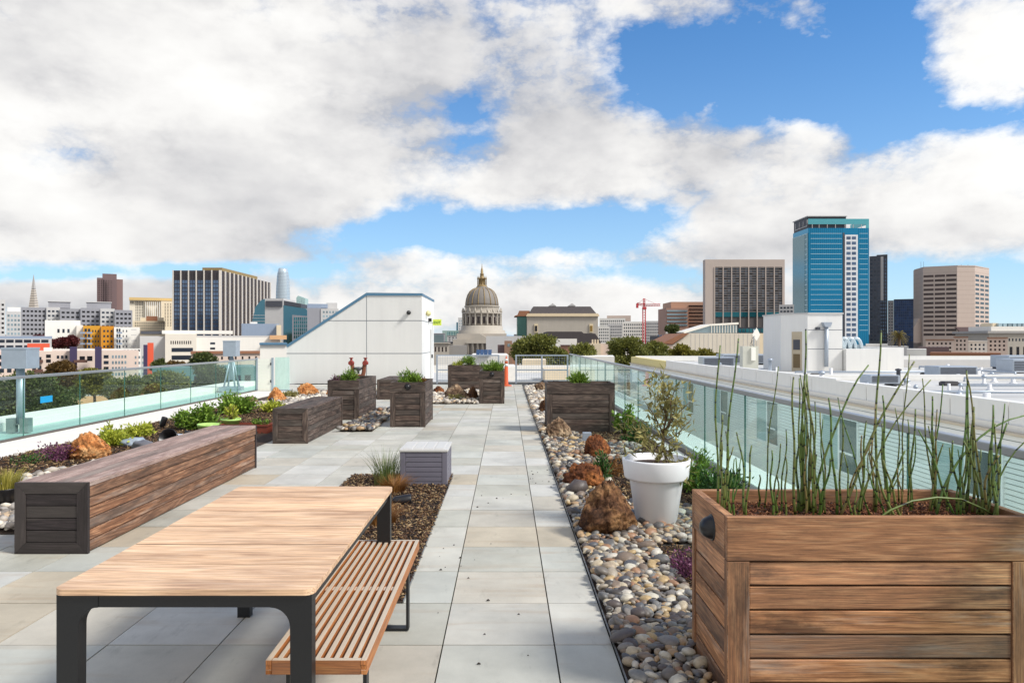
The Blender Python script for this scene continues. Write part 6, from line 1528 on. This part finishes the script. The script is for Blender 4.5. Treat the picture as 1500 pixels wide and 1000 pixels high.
def hotel():
    Y = 520; B = Bld('grid_hotel', 'wide beige hotel slab with a dense dark grid of balconies', 1090, Y, 'hotel'); mb = M('beige_hotel_frame', (186, 172, 162), .8, .06, .1)
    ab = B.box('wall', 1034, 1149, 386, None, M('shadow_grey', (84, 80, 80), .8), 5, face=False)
    B.box('top_band', 1033, 1149.5, 380, 391, mb, 6, Y - .5, face=False); B.box('side_band', 1033, 1046, 391, None, mb, 6, Y - .5, face=False); B.box('side_band', 1146.5, 1149.5, 391, None, mb, 6, Y - .5, face=False)
    B.pw(1046.5, 1146.3, 392, 456, 16, 18, .72, .55, winmat('hotel_pane', (84, 90, 98), .4, .12, var=.85), ab, out=.05)
    for i in range(9): B.box('pier', 1046.2 + 12.48 * i, 1047.6 + 12.48 * i, 391, None, mb, .6, Y - .9, face=False)
    for i in range(19): B.box('floor_slab', 1046.5, 1146.3, 392 + 3.555 * i, 392.7 + 3.555 * i, M('floor_slab', (138, 130, 126), .8) if i == 0 else bpy.data.materials['floor_slab'], .45, Y - .6, face=False)
    B.box('glass_band', 1046.5, 1146.3, 457, 464, W_TL, .3, Y - .5, face=False); B.done()
hotel()
B = Bld('concert_hall', 'pale curved concert hall with a slanted brown roof edge and glass top', 1060, 240)
def slab2(nm, pts, mat, d, Yy):
    bm = bmesh.new(); poly_extrude(bm, [(wx(px, Yy), Yy, wz(py, Yy) if py else ZG) for px, py in pts], (0, d, 0)); return part(nm, bm, mat, B.root)
mh = M('pale_ribbed_panels', (222, 212, 194), .8, .05, .3, streak=.08)
slab2('wall', [(985, 0), (985, 505), (1010, 488), (1113, 488), (1113, 0)], mh, 25, 240); slab2('wall', [(1113.1, 0), (1113.1, 488), (1138, 488), (1138, 0)], C_CREAM, 25, 241); slab2('roof', [(969, 503), (984.9, 504), (1010, 487.8), (1000, 488)], C_TILE, 25, 239)
slab2('base_wall', [(968, 0), (968, 503.2), (984.9, 505), (984.9, 0)], C_PINK, 20, 240)
slab2('glass_top', [(1003, 487.5), (1040, 476), (1080, 476), (1080, 487.5)], W_PL, 12, 262); slab2('white_roof', [(1001, 486), (1040, 474.5), (1082, 472), (1082, 475), (1040, 477), (1003, 488)], C_WHITE, 13, 261.5)
for i in range(10): slab2('mullion', [(1042 + 4 * i, 487.5), (1042 + 4 * i, 476), (1042.7 + 4 * i, 476), (1042.7 + 4 * i, 487.5)], C_WHITE, .3, 261.6)
for i in range(16): slab2('panel_seam', [(1012 + 6.4 * i, 516), (1012 + 6.4 * i, 489), (1012.4 + 6.4 * i, 489), (1012.4 + 6.4 * i, 516)], C_LGREY, .1, 239.95)
B.done()
B = Bld('teal_glass_block', 'low dark teal glass block between the hotel and the blue tower', 1130, 330); ab = B.box('wall', 1080, 1160, 479, None, C_DGREY, 20); B.pw(1081, 1159, 480.5, 515, 14, 5, .8, .8, W_TL, ab); B.done()
B = Bld('grey_flats', 'pale grey balconied flats squeezed beside the blue glass tower', 1150, 480); ab = B.box('wall', 1141, 1163, 446, None, C_LGREY, 16); B.pw(1142, 1162, 448, 480, 4, 6, .7, .5, W_DK, ab); B.done()
# ---- blue glass tower
def blue_tower():
    Y = 600; B = Bld('blue_glass_tower', 'tall bright blue glass tower with a white window strip and open roof crown', 1228, Y, 'skyscraper', y=615); r = B.root
    x0, x1, y0, y1 = wx(1184, Y), wx(1273, Y), Y, Y + 32; zt = wz(334, Y); z = lambda py: wz(py, Y)
    bm = bmesh.new(); box(bm, x0, x1, y0, y1, ZG, zt); part('glass_wall', bm, C_BLUEG, r)
    bm = bmesh.new(); box(bm, x0 - .25, x0 - .01, y0 + .5, y1, ZG, zt - 4); part('glass_flank', bm, winmat('grey_teal_curtain_wall', (96, 136, 148), .6, .1, var=.05), r)
    ms = M('white_spandrel', (186, 214, 222), .4, .05, .1); mw = M('white_strip_wall', (228, 230, 232), .5, .04, .2); mt = M('dark_mullion', (20, 96, 120), .3, .1, .1, metal=.5)
    for i in range(20):
        zz = z(342 + 7.45 * i)
        for a, b in ((1187.5, 1233), (1259, 1271)):
            bm = bmesh.new(); box(bm, wx(a, Y), wx(b, Y), y0 - .12, y0 - .01, zz - .16, zz + .16); part('floor_line', bm, ms, r)
    for i in range(22):
        zz = z(342 + 7.45 * i); bm = bmesh.new(); box(bm, x0 - .4, x0 - .26, y0 + 1, y1 - 1, zz - .35, zz + .35)
        if i < 20: part('flank_line', bm, ms, r)
        else: bm.free()
    for i in range(31):
        px = 1184.5 + 88 * i / 30
        if 1237 < px < 1256: continue
        bm = bmesh.new(); box(bm, wx(px, Y) - .06, wx(px, Y) + .06, y0 - .1, y0 - .01, ZG, zt); part('mullion', bm, mt, r)
    bm = bmesh.new(); box(bm, wx(1234.5, Y), wx(1237, Y), y0 - .3, y0 - .01, ZG, zt - 4); part('dark_groove', bm, C_DGREY, r)
    bm = bmesh.new(); box(bm, wx(1237.2, Y), wx(1256, Y), y0 - .7, y0 - .01, z(495), z(344)); part('white_strip', bm, mw, r)
    B.wins((wx(1238.5, Y), y0 - .7), (wx(1254.2, Y), y0 - .7), z(494), z(345), 2, 20, .78, .58, W_BL, out=.08)
    # open crown
    zc0, zc1, zr_ = z(328.5), z(320.5), z(317)
    bm = bmesh.new(); box(bm, x0, x1, y0, y0 + .4, zc0, zc1); box(bm, x1 - .4, x1, y0 + .41, y1, zc0, zc1); box(bm, x1 - 2.6, x1 - .01, y0 + .01, y0 + .4, zt, zc0 - .01); part('crown_glass', bm, winmat('crown_curtain_wall', (96, 176, 186), .5, .1, var=.05), r)
    bm = bmesh.new(); box(bm, x0, wx(1241, Y), y0 + 2, y1 - 2, zt, zr_); part('machine_room', bm, C_DGREY, r)
    bm = bmesh.new(); box(bm, x0 - .5, wx(1241.5, Y), y0 + .5, y1, zr_, zr_ + .7); part('crown_roof', bm, C_LGREY, r)
    for px in (1190, 1200, 1212, 1224, 1238, 1250, 1262): 
        bm = bmesh.new(); box(bm, wx(px, Y) - .2, wx(px, Y) + .2, y0 + .1, y0 + .5, zt, zc0); part('crown_post', bm, C_LGREY, r)
    bm = bmesh.new(); xa = wx(1162, Y + 31)
    for yy in (y0 + 2, y0 + 10, y0 + 18, y0 + 26): tube(bm, [(xa, yy, z(330.5)), (x0, yy, z(321))], .3, 5); tube(bm, [(xa, yy, z(330.5)), (x0, yy, z(329.5))], .3, 5)
    box(bm, xa - .3, xa + .1, y0 + 2, y0 + 26, z(331), z(330)); part('canopy_strut', bm, C_LGREY, r)
    bm = bmesh.new(); box(bm, xa, x0 - .5, y0 + 6, y1 - .4, ZG, z(342)); part('glass_wing', bm, winmat('wing_curtain_wall', (104, 138, 148), .6, .1, var=.05), r)
    for i in range(20):
        zz = z(346 + 7.45 * i); bm = bmesh.new(); box(bm, xa + .01, x0 - .6, y0 + 5.8, y0 + 5.99, zz - .25, zz + .25); part('floor_line', bm, ms, r)
    B.done()
blue_tower()
B = Bld('dark_slab_tower', 'narrow black and white striped tower right of the blue tower', 1287, 680, 'skyscraper'); ab = B.box('wall', 1273.5, 1290, 375, None, C_DGREY, 20); ab2 = B.box('wall', 1284, 1300, 373, None, M('charcoal_panel', (60, 62, 68), .5), 18, 690); B.box('white_panels', 1285, 1294, 376, 440, C_LGREY, 2, 687)
B.pw(1274, 1289.5, 378, 500, 3, 22, .6, .55, W_DK, ab); B.pw(1286, 1299, 378, 500, 4, 24, .5, .5, W_BL, ab2, nm='side_window'); B.done()
B = Bld('navy_glass_block', 'dark navy glass block between the striped and the beige tower', 1320, 620); ab = B.box('wall', 1300.5, 1309, 440, None, M('grey_brick', (140, 128, 122), .8), 20, 625); ab2 = B.box('wall', 1309.1, 1338, 438, None, M('navy_panel', (36, 46, 66), .3, .1, .1, metal=.3), 20); B.pw(1310, 1337.5, 440, 500, 9, 15, .8, .8, winmat('navy_glass', (34, 54, 86), .6, .08), ab2); B.pw(1301, 1308.5, 443, 500, 2, 13, .5, .4, W_DK, ab); B.done()
def beige_tower():
    B = Bld('beige_tower', 'broad beige concrete tower with dark window rows and chamfered corners', 1393, 650, 'office building', x=445, y=680); r = B.root
    C = [(1338, 690), (1352, 664), (1402, 650), (1428, 652), (1449, 676)]; pts = [B.P(*c) for c in C] + [(B.P(1449, 676)[0] + 4, 712), (B.P(1339, 725)[0] + 1, 725)]
    zt = wz(390, 650); bm = bmesh.new(); prism(bm, pts, ZG, zt); part('wall', bm, C_BEIGE, r)
    bm = bmesh.new(); prism(bm, [(x + (455 - x) * .01, y - .25) for x, y in pts], zt - .01 + .02, zt + .9); part('parapet', bm, C_BEIGE, r)
    zrow = lambda i: zt - 6.0 - i * 4.2
    B.wins(pts[1], pts[2], zrow(14), zrow(0), 3, 14, .90, .48, W_BR, out=.05); B.wins(pts[3], pts[4], zrow(14), zrow(0), 3, 14, .75, .48, W_BK, nm='side_window', out=.05)
    bm = bmesh.new()
    for i in range(16):
        for a, b in zip(pts[:4], pts[1:5]):
            A, Bq = Vector((*a, 0)), Vector((*b, 0)); t = (Bq - A).normalized(); n = Vector((t.y, -t.x, 0)) * .03
            poly_extrude(bm, [A + n + Vector((0, 0, zrow(i) + .9)), Bq + n + Vector((0, 0, zrow(i) + .9)), Bq + n + Vector((0, 0, zrow(i) + 1.05)), A + n + Vector((0, 0, zrow(i) + 1.05))], -n * .9)
    part('panel_seam', bm, M('concrete_seam', (160, 140, 126), .8), r)
    for px in (1349, 1353, 1408, 1418):
        x, y = B.P(px, 665); bm = bmesh.new(); tube(bm, [(x, y, zt), (x, y, zt + (3.5 if px > 1400 else 6))], .12, 5); part('roof_antenna', bm, C_DGREY, r)
    # splayed foot
    bm = bmesh.new(); poly_extrude(bm, [(wx(1326, 668), 668, wz(502, 668)), (wx(1346, 668), 668, wz(466, 668)), (wx(1351, 668), 668, wz(466, 668)), (wx(1351, 668), 668, wz(502, 668))], (0, 8, 0)); part('splayed_foot', bm, C_BEIGE, r)
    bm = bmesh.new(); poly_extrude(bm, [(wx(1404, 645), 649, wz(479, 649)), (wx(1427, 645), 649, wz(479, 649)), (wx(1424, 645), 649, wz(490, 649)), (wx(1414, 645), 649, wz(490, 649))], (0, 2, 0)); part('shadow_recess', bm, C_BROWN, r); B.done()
beige_tower()
B = Bld('pink_apartments', 'low pinkish apartment building with tiled roof edges under the beige tower', 1410, 330)
for px0, px1, pt, Y in ((1356, 1397, 498, 330), (1397.1, 1418, 494, 326), (1418.1, 1446, 500, 332), (1446.1, 1476, 495, 328)):
    m = C_WHITE if px0 == 1418.1 else C_PINK; ab = B.box('wall', px0, px1, pt, None, m, 14, Y); B.box('roof', px0 - .6, px1 + .6, pt - 1.2, pt, C_TILE if m is C_PINK else C_WHITE, 15, Y - .8); B.pw(px0 + 2, px1 - 2, pt + 2, pt + 20, max(3, int((px1 - px0) / 6)), 3, .45, .5, W_BR if m is C_PINK else W_DK, ab)
B.done()
B = Bld('tan_roof_row', 'long low building with an orange brown roof edge', 1410, 200); B.box('wall', 1362, 1464, 520, None, C_TAN, 10); B.box('roof', 1361, 1465, 516.5, 520, C_TILE, 11, 199.5); B.box('wall', 1345, 1390, 508, None, C_BROWN, 8, 230); B.done()
B = Bld('grey_long_wall', 'plain long grey wall block beyond the white roof', 1395, 100); B.box('wall', 1339, 1449, 525, None, M('plain_grey_wall', (150, 152, 150), .8, .05, .3), 6); B.box('wall', 1328, 1357, 511, None, C_WHITE, 6, 104); B.done()
B = Bld('white_terrace_house', 'white stepped roof block behind the curved skylights', 1275, 130); B.box('wall', 1236, 1330, 507, None, C_LGREY, 10); B.box('roof_block', 1268, 1300, 503.5, 507, C_WHITE, 6, 132); B.done()
B = Bld('arched_hall', 'pale stone hall with tall arched windows and sloped skylights at right edge', 1480, 400); ab = B.box('wall', 1449, 1560, 488, None, C_STONE, 30, face=False); B.box('roof', 1447, 1562, 484.5, 488, M('grey_cornice', (168, 164, 160), .8), 32, 399, face=False); B.box('attic', 1452, 1560, 478, 484.5, C_WHITE, 20, 405, face=False)
B.pw(1476, 1556, 507, 522, 8, 1, .4, .9, W_BK, ab); B.pw(1476, 1556, 495, 500, 16, 1, .4, .8, W_DK, ab, nm='small_window')
for i in range(6): B.box('skylight', 1463 + 7 * i, 1468 + 7 * i, 473.5, 478, W_PL, 6, 408, face=False)
B.box('attic', 1454, 1462, 473, 478, C_CREAM, 10, 410, face=False); B.done()
# far filler row that closes the horizon
random.seed(11)
for i in range(34):
    px = -60 + 48 * i + random.uniform(-8, 8); w = random.uniform(26, 56); Y = random.uniform(700, 950); pt = random.uniform(487, 494)
    B = Bld('far_building', 'distant pale low rise building on the city horizon', px, Y, group='distant low rise buildings on the horizon'); m = random.choice([C_LGREY, C_WHITE, C_CREAM, C_PINK, C_GREY])
    ab = B.box('wall', px, px + w, pt, None, m, 20); B.box('roof', px - .3, px + w + .3, pt - .5, pt, C_LGREY, 21, Y - .5)
    B.pw(px + 1, px + w - 1, pt + 1.5, 502, max(3, int(w / 5)), 3, .5, .45, W_DK, ab); B.done()
